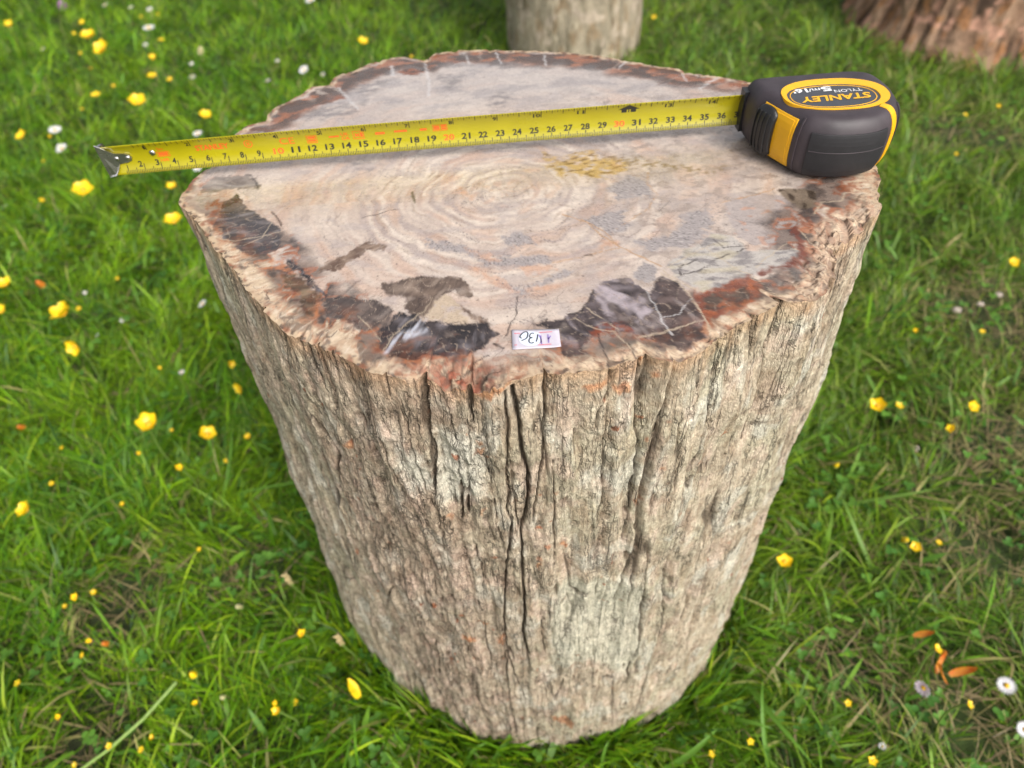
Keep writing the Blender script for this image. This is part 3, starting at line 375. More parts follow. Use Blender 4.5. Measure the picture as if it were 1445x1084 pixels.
# ------------------------------------------------------------------ materials
def stone_material(name, kind):
    m = NT(name)
    a = m.attr('col')
    if kind == 'face':
        v = m.coords()
        fine = m.noise(v, 900, 3, .6); mid = m.noise(v, 220, 5, .6)
        c = m.mul(a.outputs['Color'], m.remap(fine, .3, .7, .95, 1.05))
        c = m.mul(c, m.remap(mid, .3, .7, .93, 1.07))
        wob = m.noise(v, 90, 3, .6)
        cv = m.node('CombineXYZ')
        for i_ in range(2): m.link(m.remap(wob, .2, .8, -.006, .006), cv.inputs[i_])
        ad = m.node('VectorMath', operation='ADD'); m.link(v, ad.inputs[0]); m.link(cv.outputs[0], ad.inputs[1])
        for sc_, wd_, lo_, dk_ in ((55, .016, .50, .62), (140, .03, .52, .78)):
            vo = m.node('TexVoronoi', feature='DISTANCE_TO_EDGE'); vo.inputs['Scale'].default_value = sc_
            m.link(ad.outputs[0], vo.inputs['Vector'])
            mk = m.remap(m.noise(v, sc_ * .4, 2), lo_, lo_ + .1, 0, 1)
            pr = m.node('Math', operation='MULTIPLY'); m.link(m.remap(vo.outputs['Distance'], 0, wd_, 1, 0), pr.inputs[0]); m.link(mk, pr.inputs[1])
            c = m.mul(c, m.remap(pr.outputs[0], 0, 1, 1, dk_))
        spk = m.noise(v, 1300, 2, .6); mk2 = m.remap(m.noise(v, 110, 3, .6), .48, .62, 0, 1)
        pr = m.node('Math', operation='MULTIPLY'); m.link(m.remap(spk, .58, .66, 0, 1), pr.inputs[0]); m.link(mk2, pr.inputs[1])
        c = m.mul(c, m.remap(pr.outputs[0], 0, 1, 1, .66))
        cloud = m.noise(v, 420, 4, .65)
        c = m.mul(c, m.remap(cloud, .3, .7, .9, 1.1))
        m.link(c, m.b.inputs['Base Color'])
        r = m.attr('rough'); add = m.node('Math', operation='ADD')
        m.link(r.outputs['Fac'], add.inputs[0]); m.link(m.remap(mid, .3, .7, -.07, .09), add.inputs[1])
        m.link(add.outputs[0], m.b.inputs['Roughness'])
        m.bump(mid, .22, .0005)
        m.link(m.remap(r.outputs['Fac'], .3, .5, .45, 0), m.b.inputs['Coat Weight']); m.b.inputs['Coat Roughness'].default_value = .16
    else:
        v = m.coords((1, 1, .16)); v2 = m.coords((1, 1, .6))
        fine = m.noise(v, 600, 4, .65); mid = m.noise(v2, 160, 6, .65); spk = m.noise(m.coords(), 420, 3, .6)
        c = m.mul(a.outputs['Color'], m.remap(fine, .28, .72, .76, 1.24))
        c = m.mul(c, m.remap(mid, .25, .75, .84, 1.16))
        c = m.mul(c, m.remap(spk, .3, .7, .76, 1.24))
        m.link(c, m.b.inputs['Base Color'])
        m.b.inputs['Roughness'].default_value = .85
        m.b.inputs['Specular IOR Level'].default_value = .3
        # fine drying checks: thin edges of upright stretched cells, here and there
        wob = m.noise(m.coords(), 130, 3, .6)
        cv = m.node('CombineXYZ')
        for i_ in range(2): m.link(m.remap(wob, .2, .8, -.0016, .0016), cv.inputs[i_])
        ad = m.node('VectorMath', operation='ADD'); m.link(m.coords((1, 1, .035)), ad.inputs[0]); m.link(cv.outputs[0], ad.inputs[1])
        hs = None
        for sc_, wd_, lo_ in ((150, .06, .50), (380, .09, .46)):
            vo = m.node('TexVoronoi', feature='DISTANCE_TO_EDGE'); vo.inputs['Scale'].default_value = sc_
            m.link(ad.outputs[0], vo.inputs['Vector'])
            ln = m.remap(vo.outputs['Distance'], 0.0, wd_, 1, 0)
            mk = m.remap(m.noise(m.coords((1, 1, .35)), sc_ * .35, 2), lo_, lo_ + .12, 0, 1)
            pr = m.node('Math', operation='MULTIPLY'); m.link(ln, pr.inputs[0]); m.link(mk, pr.inputs[1])
            c = m.mul(c, m.remap(pr.outputs[0], 0, 1, 1, .45))
            nx = m.node('Math', operation='MULTIPLY_ADD'); m.link(pr.outputs[0], nx.inputs[0]); nx.inputs[1].default_value = -.9
            if hs is None: nx.inputs[2].default_value = 0
            else: m.link(hs, nx.inputs[2])
            hs = nx.outputs[0]
        crisp = m.noise(m.coords((1, 1, .4)), 1400, 2, .6)
        c = m.mul(c, m.remap(crisp, .3, .7, .86, 1.14))
        m.link(c, m.b.inputs['Base Color'])
        for q_ in (fine, mid, crisp):
            nx = m.node('Math', operation='ADD'); m.link(hs, nx.inputs[0]); m.link(q_, nx.inputs[1]); hs = nx.outputs[0]
        m.bump(hs, .75, .0018)
    return m.m
M_FACE = stone_material('petrified_wood_polished', 'face')
M_BARK = stone_material('petrified_wood_bark', 'bark')

def blade_material(name, trans=.35, rough=.45):
    m = NT(name)
    a = m.attr('col')
    m.link(a.outputs['Color'], m.b.inputs['Base Color'])
    m.b.inputs['Roughness'].default_value = rough
    m.b.inputs['Specular IOR Level'].default_value = .35
    tr = m.node('BsdfTranslucent')
    sc = m.mul(a.outputs['Color'], m.node('Value').outputs[0]); m.n['Value'].outputs[0].default_value = 1.15
    m.link(sc, tr.inputs['Color'])
    mx = m.node('MixShader'); mx.inputs[0].default_value = trans
    m.link(m.b.outputs[0], mx.inputs[1]); m.link(tr.outputs[0], mx.inputs[2])
    m.link(mx.outputs[0], m.out.inputs['Surface'])
    return m.m
M_GRASS = blade_material('grass_blades')
M_LEAF = blade_material('broad_leaves', .25, .5)

def ground_material():
    m = NT('lawn_soil')
    v = m.coords()
    n1 = m.noise(v, 3.0, 6, .6); n2 = m.noise(v, 60, 6, .7)
    r = m.node('ValToRGB'); e = r.color_ramp.elements
    e[0].position = .35; e[0].color = (.022, .026, .008, 1)
    e[1].position = .7; e[1].color = (.045, .075, .014, 1)
    m.link(n1, r.inputs[0])
    m.link(m.mul(r.outputs[0], m.remap(n2, .25, .75, .5, 1.5)), m.b.inputs['Base Color'])
    m.b.inputs['Roughness'].default_value = .95
    m.bump(n2, .8, .01)
    return m.m
M_GROUND = ground_material()

def petal_material(name, col, col2, trans=.2, rough=.35):
    m = NT(name)
    v = m.coords()
    n = m.noise(v, 180, 3)
    mxc = m.node('Mix', data_type='RGBA')
    mxc.inputs[6].default_value = (*col, 1); mxc.inputs[7].default_value = (*col2, 1)
    m.link(m.remap(n, .3, .7, 0, 1), mxc.inputs[0])
    m.link(mxc.outputs[2], m.b.inputs['Base Color'])
    m.b.inputs['Roughness'].default_value = rough
    tr = m.node('BsdfTranslucent'); m.link(mxc.outputs[2], tr.inputs['Color'])
    mx = m.node('MixShader'); mx.inputs[0].default_value = trans
    m.link(m.b.outputs[0], mx.inputs[1]); m.link(tr.outputs[0], mx.inputs[2])
    m.link(mx.outputs[0], m.out.inputs['Surface'])
    return m.m
M_YPETAL = petal_material('buttercup_petal', (.90, .66, .012), (.86, .58, .010))
M_YCENTRE = simple('flower_eye', (.62, .36, .01), .7, var=.3, scale=900)
M_WPETAL = petal_material('daisy_petal', (.82, .82, .84), (.74, .72, .76))
M_PPETAL = petal_material('pink_petal', (.72, .55, .68), (.8, .72, .8))
M_OPETAL = petal_material('orange_petal', (.62, .14, .015), (.55, .24, .03))
M_STEM = simple('green_stem', (.12, .2, .03), .6)
M_DRY = simple('dry_straw', (.42, .33, .16), .8)
M_CREAM = petal_material('cream_bud', (.6, .55, .3), (.5, .45, .22))
M_PURPLE = petal_material('clover_bloom', (.3, .12, .3), (.4, .2, .4))
M_PEBBLE = simple('pebble_stone', (.45, .38, .33), .8, var=.25, scale=120, bump=.4)

# ------------------------------------------------------------------ ground
gx = np.concatenate([[-120, -40, -12, -6], np.linspace(-3, 3, 61), [6, 12, 40, 120]])
gy = np.concatenate([[-120, -40, -12, -3], np.linspace(-1, 4, 51), [8, 14, 40, 120]])
X, Y = np.meshgrid(gx, gy, indexing='ij')
Z = np.where((abs(X) < 3.1) & (Y > -1.1) & (Y < 4.1), .006 * pn(X * 4, Y * 4, 3), 0) - .004
def grid_quads(a, b, wrap=False):
    i, j = np.meshgrid(np.arange(a if wrap else a - 1), np.arange(b - 1), indexing='ij')
    i2 = (i + 1) % a
    return np.stack([i * b + j, i2 * b + j, i2 * b + j + 1, i * b + j + 1], -1).reshape(-1, 4)
link('ground', new_mesh('ground', np.stack([X, Y, Z], -1).reshape(-1, 3), quads=grid_quads(len(gx), len(gy))), M_GROUND, kind='structure')

# ------------------------------------------------------------------ the petrified wood stump
def polar(P):
    a = np.array(sorted((math.degrees(math.atan2(y, x)), math.hypot(x, y)) for x, y in P))
    return a
PT, PB = polar(OUTLINE), polar(FOOT)
def r_top(d): return np.interp(d, PT[:, 0], PT[:, 1], period=360)
def r_foot(d):
    d = (d + 180) % 360 - 180
    w = sst(PB[0, 0] - 14, PB[0, 0], d) * (1 - sst(PB[-1, 0], PB[-1, 0] + 14, d))
    return r_top(d) * (1 - w) * .985 + np.interp(d, PB[:, 0], PB[:, 1]) * w

def uneven(lo, hi, n, dens):
    """n samples of lo..hi (period left open) spaced by a density function"""
    t = np.linspace(lo, hi, 20001); c = np.cumsum(dens(t)); c = (c - c[0]) / (c[-1] - c[0])
    return np.interp(np.linspace(0, 1, n, endpoint=False), c, t)
NPH, NZ, NR = 1340, 410, 205
PH = uneven(-270, 90, NPH, lambda t: np.where((t > -205) & (t < 25), 1.0, .38))      # degrees, the seam is at the back
zc = np.linspace(0, 1, NZ); ZC = TOP_Z * (1 - (1 - zc) ** 1.25)
ph2, z2 = np.meshgrid(PH, ZC, indexing='ij')
k2 = z2 / TOP_Z
base = r_top(ph2) * k2 + r_foot(ph2) * (1 - k2)
s2 = np.radians(ph2) * 18.2

def wrap_deg(d): return (d + 270) % 360 - 270
def wall_pts(pts): return [(math.radians(wrap_deg(p)) * 18.2, z) for p, z in pts]

wx = s2 + .35 * pn(s2 / 2.5, z2 / 7, 40) + .10 * pn(s2 / .7, z2 / 1.6, 41)
disp = np.zeros_like(s2)
disp += .35 * fbm(s2 / 9, z2 / 15, 1, 3)
left = 1 - sst(-30, -10, s2 + 0)                                       # the left part of the front is rougher
left = sst(-43, -38, s2) * (1 - sst(-33, -27, s2)) if False else np.exp(-((s2 + 36) / 7.5) ** 2)
colm = 1 - np.abs(pn(wx / 2.3, z2 / 26, 5)) * 2.2
disp += .26 * colm
rid = pn(wx / .85, z2 / 12, 6)
disp += .05 * rid + .075 * np.tanh(rid * 9)
rid2 = pn(wx / .38, z2 / 5.5, 7)
disp += .03 * rid2 + .025 * np.tanh(rid2 * 9)
fib = pn(wx / .16, z2 / 3.0, 8)
disp += .022 * fib
te = fbm(wx / 2.6, z2 / 7.5, 9, 3) * 2.3                                # broken plates with real edges
tq = np.floor(te * 2) / 2; tf = te * 2 - np.floor(te * 2)
disp += .16 * (tq + .5 * sst(.0, .18, tf))
lump = fbm(s2 / 1.5, z2 / 1.7, 14, 4)
disp += (.05 + .34 * left) * lump * .5
pits = sst(.24, .42, pn(wx / .55, z2 / 1.3, 15)) * sst(-.1, .3, pn(s2 / 5, z2 / 6, 16) + .15 * left)
disp -= .16 * pits
disp += .055 * fbm(s2 / .5, z2 / .75, 28, 3) * (.25 + 1.1 * left)
deep = np.zeros_like(s2)
# random deep vertical checks
ck = np.abs(pn(wx / 1.5, z2 / 30, 20)); ckm = sst(.02, .22, pn(s2 / 3, z2 / 10, 21))
deep += .30 * (1 - sst(.0, .045, ck)) * ckm
ck2 = np.abs(pn(wx / .75, z2 / 14, 22)); ckm2 = sst(.08, .3, pn(s2 / 2.1, z2 / 6, 23))
deep += .16 * (1 - sst(.0, .05, ck2)) * ckm2
ck3 = np.abs(pn((s2 + .12 * pn(s2 / .6, z2 / 1.3, 24)) / .55, z2 / 9, 25)); ckm3 = sst(.0, .3, pn(s2 / 1.6, z2 / 3.2, 26))
deep += .14 * (1 - sst(.0, .045, ck3)) * ckm3
gran = fbm(s2 / .45, z2 / .6, 27, 3)
wj = s2 + .10 * pn(s2 / .5, z2 / 1.4, 30) + .05 * pn(s2 / .2, z2 / .5, 31)
traced = np.zeros_like(s2)
for pts, w, d in CRACKS:
    q = wall_pts(pts)
    a = np.array(q)
    msk = (s2 > a[:, 0].min() - 1.5) & (s2 < a[:, 0].max() + 1.5) & (z2 > a[:, 1].min() - 1.5) & (z2 < a[:, 1].max() + 1.5)
    dd, tt = seg_dist(wj[msk], z2[msk], q, True)
    w = w * .68
    ww = w * (.45 + .55 * np.sin(np.pi * np.clip(tt, .03, .97))) * (1 + .5 * pn(z2[msk] / 1.2, tt * 0, 33))
    if a[:, 1].max() > TOP_Z - 1.2:
        ww = np.where(tt < .5, w, ww)
    c = 1 - sst(ww * .35, ww * 1.25 + .025, dd)
    traced[msk] = np.maximum(traced[msk], c * d * .75)
deep = np.maximum(deep, traced)
for pts, h in LEDGES:
    q = wall_pts(pts); a = np.array(sorted(q))
    inx = sst(a[0, 0] - .1, a[0, 0] + .25, s2) * (1 - sst(a[-1, 0] - .25, a[-1, 0] + .1, s2))
    zl = np.interp(s2, a[:, 0], a[:, 1]) + .12 * pn(s2 / .3, z2 * 0, 35)
    below = zl - z2
    disp += h * inx * sst(-.12, .08, below) * (1 - sst(.3, 5.5, below))
nearrim = sst(TOP_Z - 5, TOP_Z, z2)
disp *= (1 - .62 * nearrim)
disp -= disp.mean()
flare = .35 * (1 - sst(0, 3, z2))
rad = base + disp - deep * .85 - flare * .8

# colour of the bark: stains, dirt in cracks, darker grooves and pits
K = 1.08
tan_, olive, grey, pink, brown = lin(178, 164, 142, K), lin(167, 160, 136, K), lin(194, 190, 174, K), lin(192, 170, 152, K), lin(130, 108, 82, K)
colb = np.broadcast_to(tan_, s2.shape + (3,)).copy()
colb = mix(colb, olive, sst(-.15, .35, fbm(s2 / 5, z2 / 8, 50, 4)) * .8)
colb = mix(colb, grey, sst(.05, .4, fbm(wx / 2, z2 / 4, 52, 4)) * .75)
colb = mix(colb, pink, sst(.05, .45, fbm(wx / 1.6, z2 / 3, 54, 4)) * (.55 + .3 * left))
colb = mix(colb, brown, sst(.1, .45, fbm(wx / .8, z2 / 5, 56, 3)) * .38)
colb = mix(colb, lin(206, 196, 172, K), sst(.12, .5, gran) * sst(-.2, .3, pn(s2 / 3.5, z2 / 4, 29)) * .55)
colb = mix(colb, lin(134, 112, 88, K), sst(.1, .45, -gran) * .35)
colb = mix(colb, lin(118, 96, 74, K), sst(.05, .55, -rid * .7 - rid2 * .5 + .3 * pn(s2 / 3, z2 / 3, 58)) * .4)
colb = mix(colb, lin(150, 128, 112, K), left * .45)  # shade of the left side, painted into the bark colour
colb = mix(colb, lin(112, 92, 76, K), left * sst(0.05, .4, fbm(wx / 1.1, z2 / 1.9, 59, 4)) * .6)
for name, c, amt in (('pale', lin(190, 186, 166, K), .75), ('pale2', lin(200, 196, 180, K), .7), ('red', lin(150, 92, 58, K), .75)):
    for pts in WALLPATCH[name]:
        if len(pts) < 3: continue
        q = wall_pts(pts); a = np.array(q)
        msk = (s2 > a[:, 0].min() - 1) & (s2 < a[:, 0].max() + 1) & (z2 > a[:, 1].min() - 1) & (z2 < a[:, 1].max() + 1)
        wd = .12 if name == 'red' else .5
        f = sst(-wd, wd, poly_sd(s2[msk] + .18 * pn(s2[msk] / .5, z2[msk] / .5, 60), z2[msk] + .18 * pn(s2[msk] / .5, z2[msk] / .5, 61), q) + wd * .9 * pn(s2[msk] / .3, z2[msk] / .35, 62))
        cc = np.broadcast_to(c, (msk.sum(), 3))
        if name == 'red':
            cc = mix(cc.copy(), lin(192, 138, 96, K), sst(-.2, .3, pn(s2[msk] / .3, z2[msk] / .3, 63)))
        colb[msk] = colb[msk] + (cc - colb[msk]) * (f * amt)[:, None]
spots = sst(.40, .50, pn(s2 / .55, z2 / .8, 65)) * sst(0, .35, pn(s2 / 4, z2 / 4, 66))
colb = mix(colb, lin(150, 84, 48, K), spots * .8)
colb = mix(colb, lin(186, 132, 84, K), sst(TOP_Z - 1.6, TOP_Z, z2 + .9 * pn(s2 / .9, z2 / .9, 67)) * .35)
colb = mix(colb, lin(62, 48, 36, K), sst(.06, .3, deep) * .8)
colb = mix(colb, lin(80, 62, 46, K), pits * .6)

# height of the rim: chips broken off the edge
_cj = np.random.default_rng(5).random((512, 3))
def cells(x, y):
    """random height of the nearest jittered cell centre"""
    xi, yi = np.floor(x).astype(int), np.floor(y).astype(int); bd = np.full(x.shape, 9.0); bh = np.zeros(x.shape)
    for i in (-1, 0, 1):
        for j in (-1, 0, 1):
            k = ((xi + i) * 73 + (yi + j) * 151) % 512
            d = np.hypot(xi + i + _cj[k, 0] - x, yi + j + _cj[k, 1] - y); m_ = d < bd
            bd = np.where(m_, d, bd); bh = np.where(m_, _cj[k, 2], bh)
    return bh
def cell_edge(x, y):
    xi, yi = np.floor(x).astype(int), np.floor(y).astype(int); d1 = np.full(x.shape, 9.0); d2 = d1.copy()
    for i in (-1, 0, 1):
        for j in (-1, 0, 1):
            k = ((xi + i) * 73 + (yi + j) * 151) % 512
            d = np.hypot(xi + i + _cj[k, 0] - x, yi + j + _cj[k, 1] - y)
            d2 = np.minimum(d2, np.maximum(d, d1)); d1 = np.minimum(d, d1)
    return d2 - d1
def broken(x, y, deg, inw):
    x = x + .12 * pn(x / .3, y / .3, 190); y = y + .12 * pn(x / .3, y / .3, 191)
    hgt = cells(x / .55, y / .55) * .6 + cells(x / .28 + 9, y / .28) * .25
    w = np.exp(-((deg + 97) / 5.5) ** 4) * (1 - sst(.5, 1.3, inw)) + .95 * np.exp(-((deg + 33) / 13) ** 4) * (1 - sst(.6, 2.0, inw)) + .3 * np.exp(-((deg + 70) / 16) ** 4) * (1 - sst(.1, .5, inw))
    return w * hgt * .75
def rim_drop(phd):
    s = np.radians(phd) * 18.2
    d = .14 * np.clip(fbm(s / 2.2, s * 0, 70, 3) - .12, 0, 1)
    sp = math.radians(-97.5) * 18.2
    d = d + .55 * np.exp(-((s - sp) / 1.4) ** 2) * (.5 + .9 * np.abs(pn(s / .8, s * 0, 71)))
    for a_, w_, h_ in ((-28, 1.3, .9), (-36, 1.6, .45), (-45, 1.0, .35), (-125, 1.5, .3)):
        d = d + h_ * np.exp(-((s - math.radians(a_) * 18.2) / w_) ** 2) * (.6 + .7 * np.abs(pn(s / .5, s * 0, 72)))
    return d
er0 = rad[:, -1]
drop = rim_drop(PH) + broken(er0 * np.cos(np.radians(PH)), er0 * np.sin(np.radians(PH)), (PH + 180) % 360 - 180, 0 * PH)
zz = z2 - (drop[:, None]) * (z2 / TOP_Z) ** 6
ang = np.radians(ph2)
V = np.stack([rad * np.cos(ang), rad * np.sin(ang), zz], -1) / 100
stump = empty('petrified_stump', (0, 0, 0), label='large pale petrified wood stump with polished cut top carrying the tape measure', category='stump')
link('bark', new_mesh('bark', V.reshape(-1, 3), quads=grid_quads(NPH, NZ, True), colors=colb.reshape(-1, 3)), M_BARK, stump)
edge_r, edge_z = rad[:, -1], zz[:, -1]

# ---- polished cut face
tt = np.linspace(0, 1, NR); RR = 1 - (1 - tt) ** 1.35
p2, q2 = np.meshgrid(PH, RR, indexing='ij')
er = edge_r[:, None]
fx = q2 * er * np.cos(np.radians(p2)); fy = q2 * er * np.sin(np.radians(p2))
inward = er * (1 - q2)                                                # distance to the rim in cm
brk = broken(fx, fy, (p2 + 180) % 360 - 180, inward)
fz = TOP_Z - brk - rim_drop(PH)[:, None] * (1 - sst(.0, 1.0, inward / (.25 + 1.5 * rim_drop(PH)[:, None] + .3 * np.abs(pn(p2 / 4, q2 * 0, 75)))))
rimn = 1 - sst(.2, 2.2, inward + .8 * pn(fx / 1.5, fy / 1.5, 76))
fz += rimn * (.022 * fbm(fx / .8, fy / .8, 77, 4) - .005) * sst(0, .25, inward)
fz += .012 * pn(fx / 2, fy / 2, 78)

wxx = fx + .24 * fbm(fx / .9, fy / .9, 80, 4) + .05 * pn(fx / .2, fy / .2, 84)
wyy = fy + .24 * fbm(fx / .9, fy / .9, 85, 4) + .05 * pn(fx / .2, fy / .2, 89)
def mask(key, soft=.08, amp=.12, fs=.35, i=None):
    out = np.zeros_like(fx)
    for j, pts in enumerate(TOPPATCH[key]):
        if i is not None and j != i: continue
        a = np.array(pts)
        m_ = (fx > a[:, 0].min() - 1) & (fx < a[:, 0].max() + 1) & (fy > a[:, 1].min() - 1) & (fy < a[:, 1].max() + 1)
        sdv = poly_sd(wxx[m_], wyy[m_], pts)
        out[m_] = np.maximum(out[m_], sst(-soft, soft, sdv + amp * pn(fx[m_] / fs, fy[m_] / fs, 90) + amp * .5 * pn(fx[m_] / .12, fy[m_] / .12, 91)))
    return out
px_, py_ = PITH
rr = np.hypot(fx - px_, (fy - py_) * 1.0) + .9 * fbm(fx / 5, fy / 5, 92, 3) + .22 * fbm(fx / 1.1, fy / 1.1, 95, 3)
th = np.arctan2(fy - py_, fx - px_)
ring = pn(rr / .42, th * .7, 97); ring2 = pn(rr / 1.3, th * .9, 98); ring3 = pn(rr / .16, th * 2, 99)
streak = pn(th * 26 + 1.5 * pn(fx / 2, fy / 2, 100), rr / 2.2, 101)      # radial wood rays
streak2 = pn(th * 70, rr / 1.2, 102)
grain = pn(fx / .11, fy / .11, 103)
T = .67
base_c = lin(206, 186, 172, T)
c = np.broadcast_to(base_c, fx.shape + (3,)).copy()
c = mix(c, lin(222, 205, 190, T), sst(-.3, .4, fbm(fx / 4, fy / 4, 104, 4)) * .8)
c = mix(c, lin(206, 172, 152, T), sst(0, .45, ring2) * .6)
zone = 1 - sst(6.5, 11.5, rr)
c = mix(c, lin(188, 170, 162, T), sst(.05, .3, ring) * (.14 + .62 * zone))
c = mix(c, lin(232, 216, 200, T), sst(.08, .35, -ring) * (.1 + .6 * zone))
c = mix(c, lin(176, 150, 128, T), sst(.2, .4, ring3) * .4 * zone)
gl_ = np.abs(pn(rr / .8, th * .8, 220)); gl2 = np.abs(pn(rr / .45, th * 1.6, 221))
c = mix(c, lin(140, 126, 122, T), (1 - sst(.02, .09, gl_)) * sst(.0, .2, grain) * sst(.0, .3, pn(fx / 2.5, fy / 2.5, 222)) * .7)
c = mix(c, lin(150, 128, 114, T), (1 - sst(.0, .045, gl2)) * sst(-.1, .3, pn(fx / 1.8, fy / 1.8, 223)) * .5)
c = mix(c, lin(228, 214, 200, T), (1 - sst(.0, .06, np.abs(pn(rr / .6, th * 1.1, 224)))) * sst(-.1, .3, pn(fx / 2.2, fy / 2.2, 225)) * .5)
c = mix(c, lin(216, 176, 150, T), sst(.12, .4, pn(rr / .9, th * 2.2, 105)) * .42)
c = mix(c, lin(186, 172, 168, T), sst(.05, .4, fbm(fx / 1.8, fy / 1.0, 106, 4)) * .45)
c = mix(c, lin(186, 172, 164, T), sst(1, 8, fx) * sst(-.1, .35, fbm(fx / 2.2, fy / 1.5, 181, 4)) * .6)
c = mix(c, lin(170, 152, 140, T), sst(2, 8, fx) * sst(.1, .35, fbm(fx / .9, fy / .6, 182, 4)) * .6)
c = mix(c, lin(200, 190, 184, T), sst(5, 9, fy) * .6)  # whitish sky sheen of the far half, put into the colour
c = mix(c, lin(172, 162, 160, T), sst(4, 9, fy) * sst(.0, .4, fbm(fx / 3, fy / 1.4, 107, 4)) * .6)
def lay(key, col, amt=1.0, soft=.08, amp=.12, fs=.35, mod=None, i=None):
    global c
    f = mask(key, soft, amp, fs, i) * amt
    if mod is not None: f = f * mod
    c = mix(c, col, f)
    return f
lay('greyback', lin(142, 132, 130, T), .75, .4, .5, .6, sst(-.4, .3, fbm(fx / 1.0, fy / .5, 108, 3)))
gm = lay('grain', lin(174, 164, 162, T), .9, .15, .3, .3)
lay('peach', lin(218, 168, 136, T), .6, .2, .3)
c = mix(c, lin(120, 112, 110, T), gm * sst(.18, .34, grain) * .8)
c = mix(c, lin(226, 216, 208, T), gm * sst(.2, .4, -grain) * .5)
lay('ochre', lin(206, 170, 104, T), .9, .25, .4, .4, sst(-.5, .1, fbm(fx / .7, fy / .5, 110, 3)))
lay('ochre', lin(150, 116, 66, T), .8, .2, .3, .4, sst(.1, .3, pn(fx / .5, fy / .25, 111)))
lay('ochre2', lin(152, 126, 90, T), .75, .18, .25, .3, sst(-.2, .25, pn(fx / .4, fy / .3, 112)))
f = lay('plugI', lin(190, 176, 170, T), .9); c = mix(c, lin(150, 138, 134, T), f * sst(.2, .35, grain) * .5); c = mix(c, lin(212, 160, 132, T), f * sst(.25, .4, pn(fx / .5, fy / .5, 113)) * .7)
for kk in ('plugM', 'plugN'):
    f = lay(kk, lin(178, 168, 164, T), 1.0, .06, .08); c = mix(c, lin(140, 130, 128, T), f * sst(.15, .3, grain) * .6)
rough = np.full(fx.shape, .27)
dark_all = np.zeros_like(fx); halo = np.zeros_like(fx)
def dark(key, cols, soft=.07, amp=.12, fs=.3, sx=1.0):
    """a glossy dark patch: two browns in rays with hazy pale streaks"""
    global c, dark_all, halo
    f = mask(key, soft, amp, fs); inner = mask(key, .10, amp, fs) * (1 - mask(key, .35, amp + .1, fs) ** 2)
    f = f * (1 - .3 * sst(.1, .45, fbm(fx / 1.2, fy / 1.0, 230, 4)))
    halo = np.maximum(halo, mask(key, .45, .35, .6))
    a, b, hz = cols
    body = mix(np.broadcast_to(a, fx.shape + (3,)).copy(), b, sst(-.3, .4, fbm(fx / 1.1, fy / .8, 120, 4)))
    body = mix(body, hz, sst(.08, .5, streak * sx + .3 * fbm(fx / 1.2, fy / 1.2, 121, 3)) * .75)
    body = mix(body, a * .75, sst(.15, .4, streak2) * .5)
    body = mix(body, hz * 1.1, sst(.15, .5, fbm(fx / 2.4, fy / 1.6, 231, 3)) * .6)
    body = mix(body, a * .55, sst(.2, .7, inner) * sst(-.1, .3, pn(fx / 1.1, fy / 1.1, 232)) * .7)
    c = c + (body - c) * f[..., None]
    dark_all = np.maximum(dark_all, f)
    return f
# rim of pale bark stone, streaked across the edge
edge_n = inward + .45 * fbm(fx / 1.6, fy / 1.6, 135, 4)
pw = (p2 + 180) % 360 - 180
rw = np.interp(pw, [-180, -165, -150, -120, -100, -80, -60, -45, -30, -12, 5, 30, 180], [.6, 1.1, 1.8, 1.9, 1.3, 1.3, 1.1, 1.2, 1.9, 2.0, 1.0, .4, .4])
rm = 1 - sst(rw - .5, rw + .35, edge_n)
across = pn(th * 22 + 2.6 * pn(fx / 1.6, fy / 1.6, 160), inward / 1.3, 161); swirl = fbm(fx / 1.3 + .5 * pn(fx / .8, fy / .8, 162), fy / 1.3, 163, 4)
tanr = mix(np.broadcast_to(lin(220, 196, 166, T), fx.shape + (3,)).copy(), lin(196, 164, 134, T), sst(.0, .45, swirl) * .7)
tanr = mix(tanr, lin(228, 208, 182, T), sst(.05, .45, across + .4 * pn(fx / .5, fy / .5, 164)) * .8)
tanr = mix(tanr, lin(134, 108, 90, T), sst(.15, .45, -across * .6 - swirl * .8) * .6)
tanr = mix(tanr, lin(198, 140, 96, T), sst(.15, .4, fbm(fx / 1.1, fy / 1.1, 165, 3)) * .45)
whorl = fbm(fx / 2.0 + .9 * pn(fx / 1.1, fy / 1.1, 183), fy / 2.0 + .9 * pn(fx / 1.1, fy / 1.1, 184), 185, 4)
tanr = mix(tanr, lin(118, 96, 82, T), sst(.02, .3, whorl) * (1 - sst(-2, 4, fx)) * .75)
tanr = mix(tanr, lin(196, 122, 82, T), np.exp(-((whorl - .02) / .05) ** 2) * .45)
tanr = mix(tanr, lin(110, 92, 82, T), sst(.30, .5, fbm(fx / .9, fy / .9, 166, 4)) * .7)
fine_r = pn(th * 95 + 1.2 * pn(fx / .8, fy / .8, 176), inward / 1.1, 177)
tanr = mix(tanr, lin(240, 226, 206, T), sst(.1, .4, fine_r) * .35)
tanr = mix(tanr, lin(150, 116, 92, T), sst(.12, .4, -fine_r) * .35)
ckr = np.abs(pn(th * 14 + .5 * pn(fx / .6, fy / .6, 178), inward / 2.5, 179))
tanr = mix(tanr, lin(96, 70, 56, T), (1 - sst(.0, .03, ckr)) * sst(-.1, .2, pn(fx / 1.5, fy / 1.5, 180)) * .8)
c = c + (tanr - c) * (rm * .95)[..., None]
fb = np.interp(pw, [-180, -172, -160, -100, -92, -80, -25, -5, 10, 180], [0, .6, 1, 1, .35, .8, 1, .7, 0, 0])
zb = sst(rw * .35, rw * .8, edge_n) * (1 - sst(rw + 1.1, rw + 2.3, edge_n + .5 * pn(fx / .9, fy / .9, 226))) * fb
zn = fbm(fx / 1.9 + .6 * pn(fx / .8, fy / .8, 227), fy / 1.9, 228, 4)
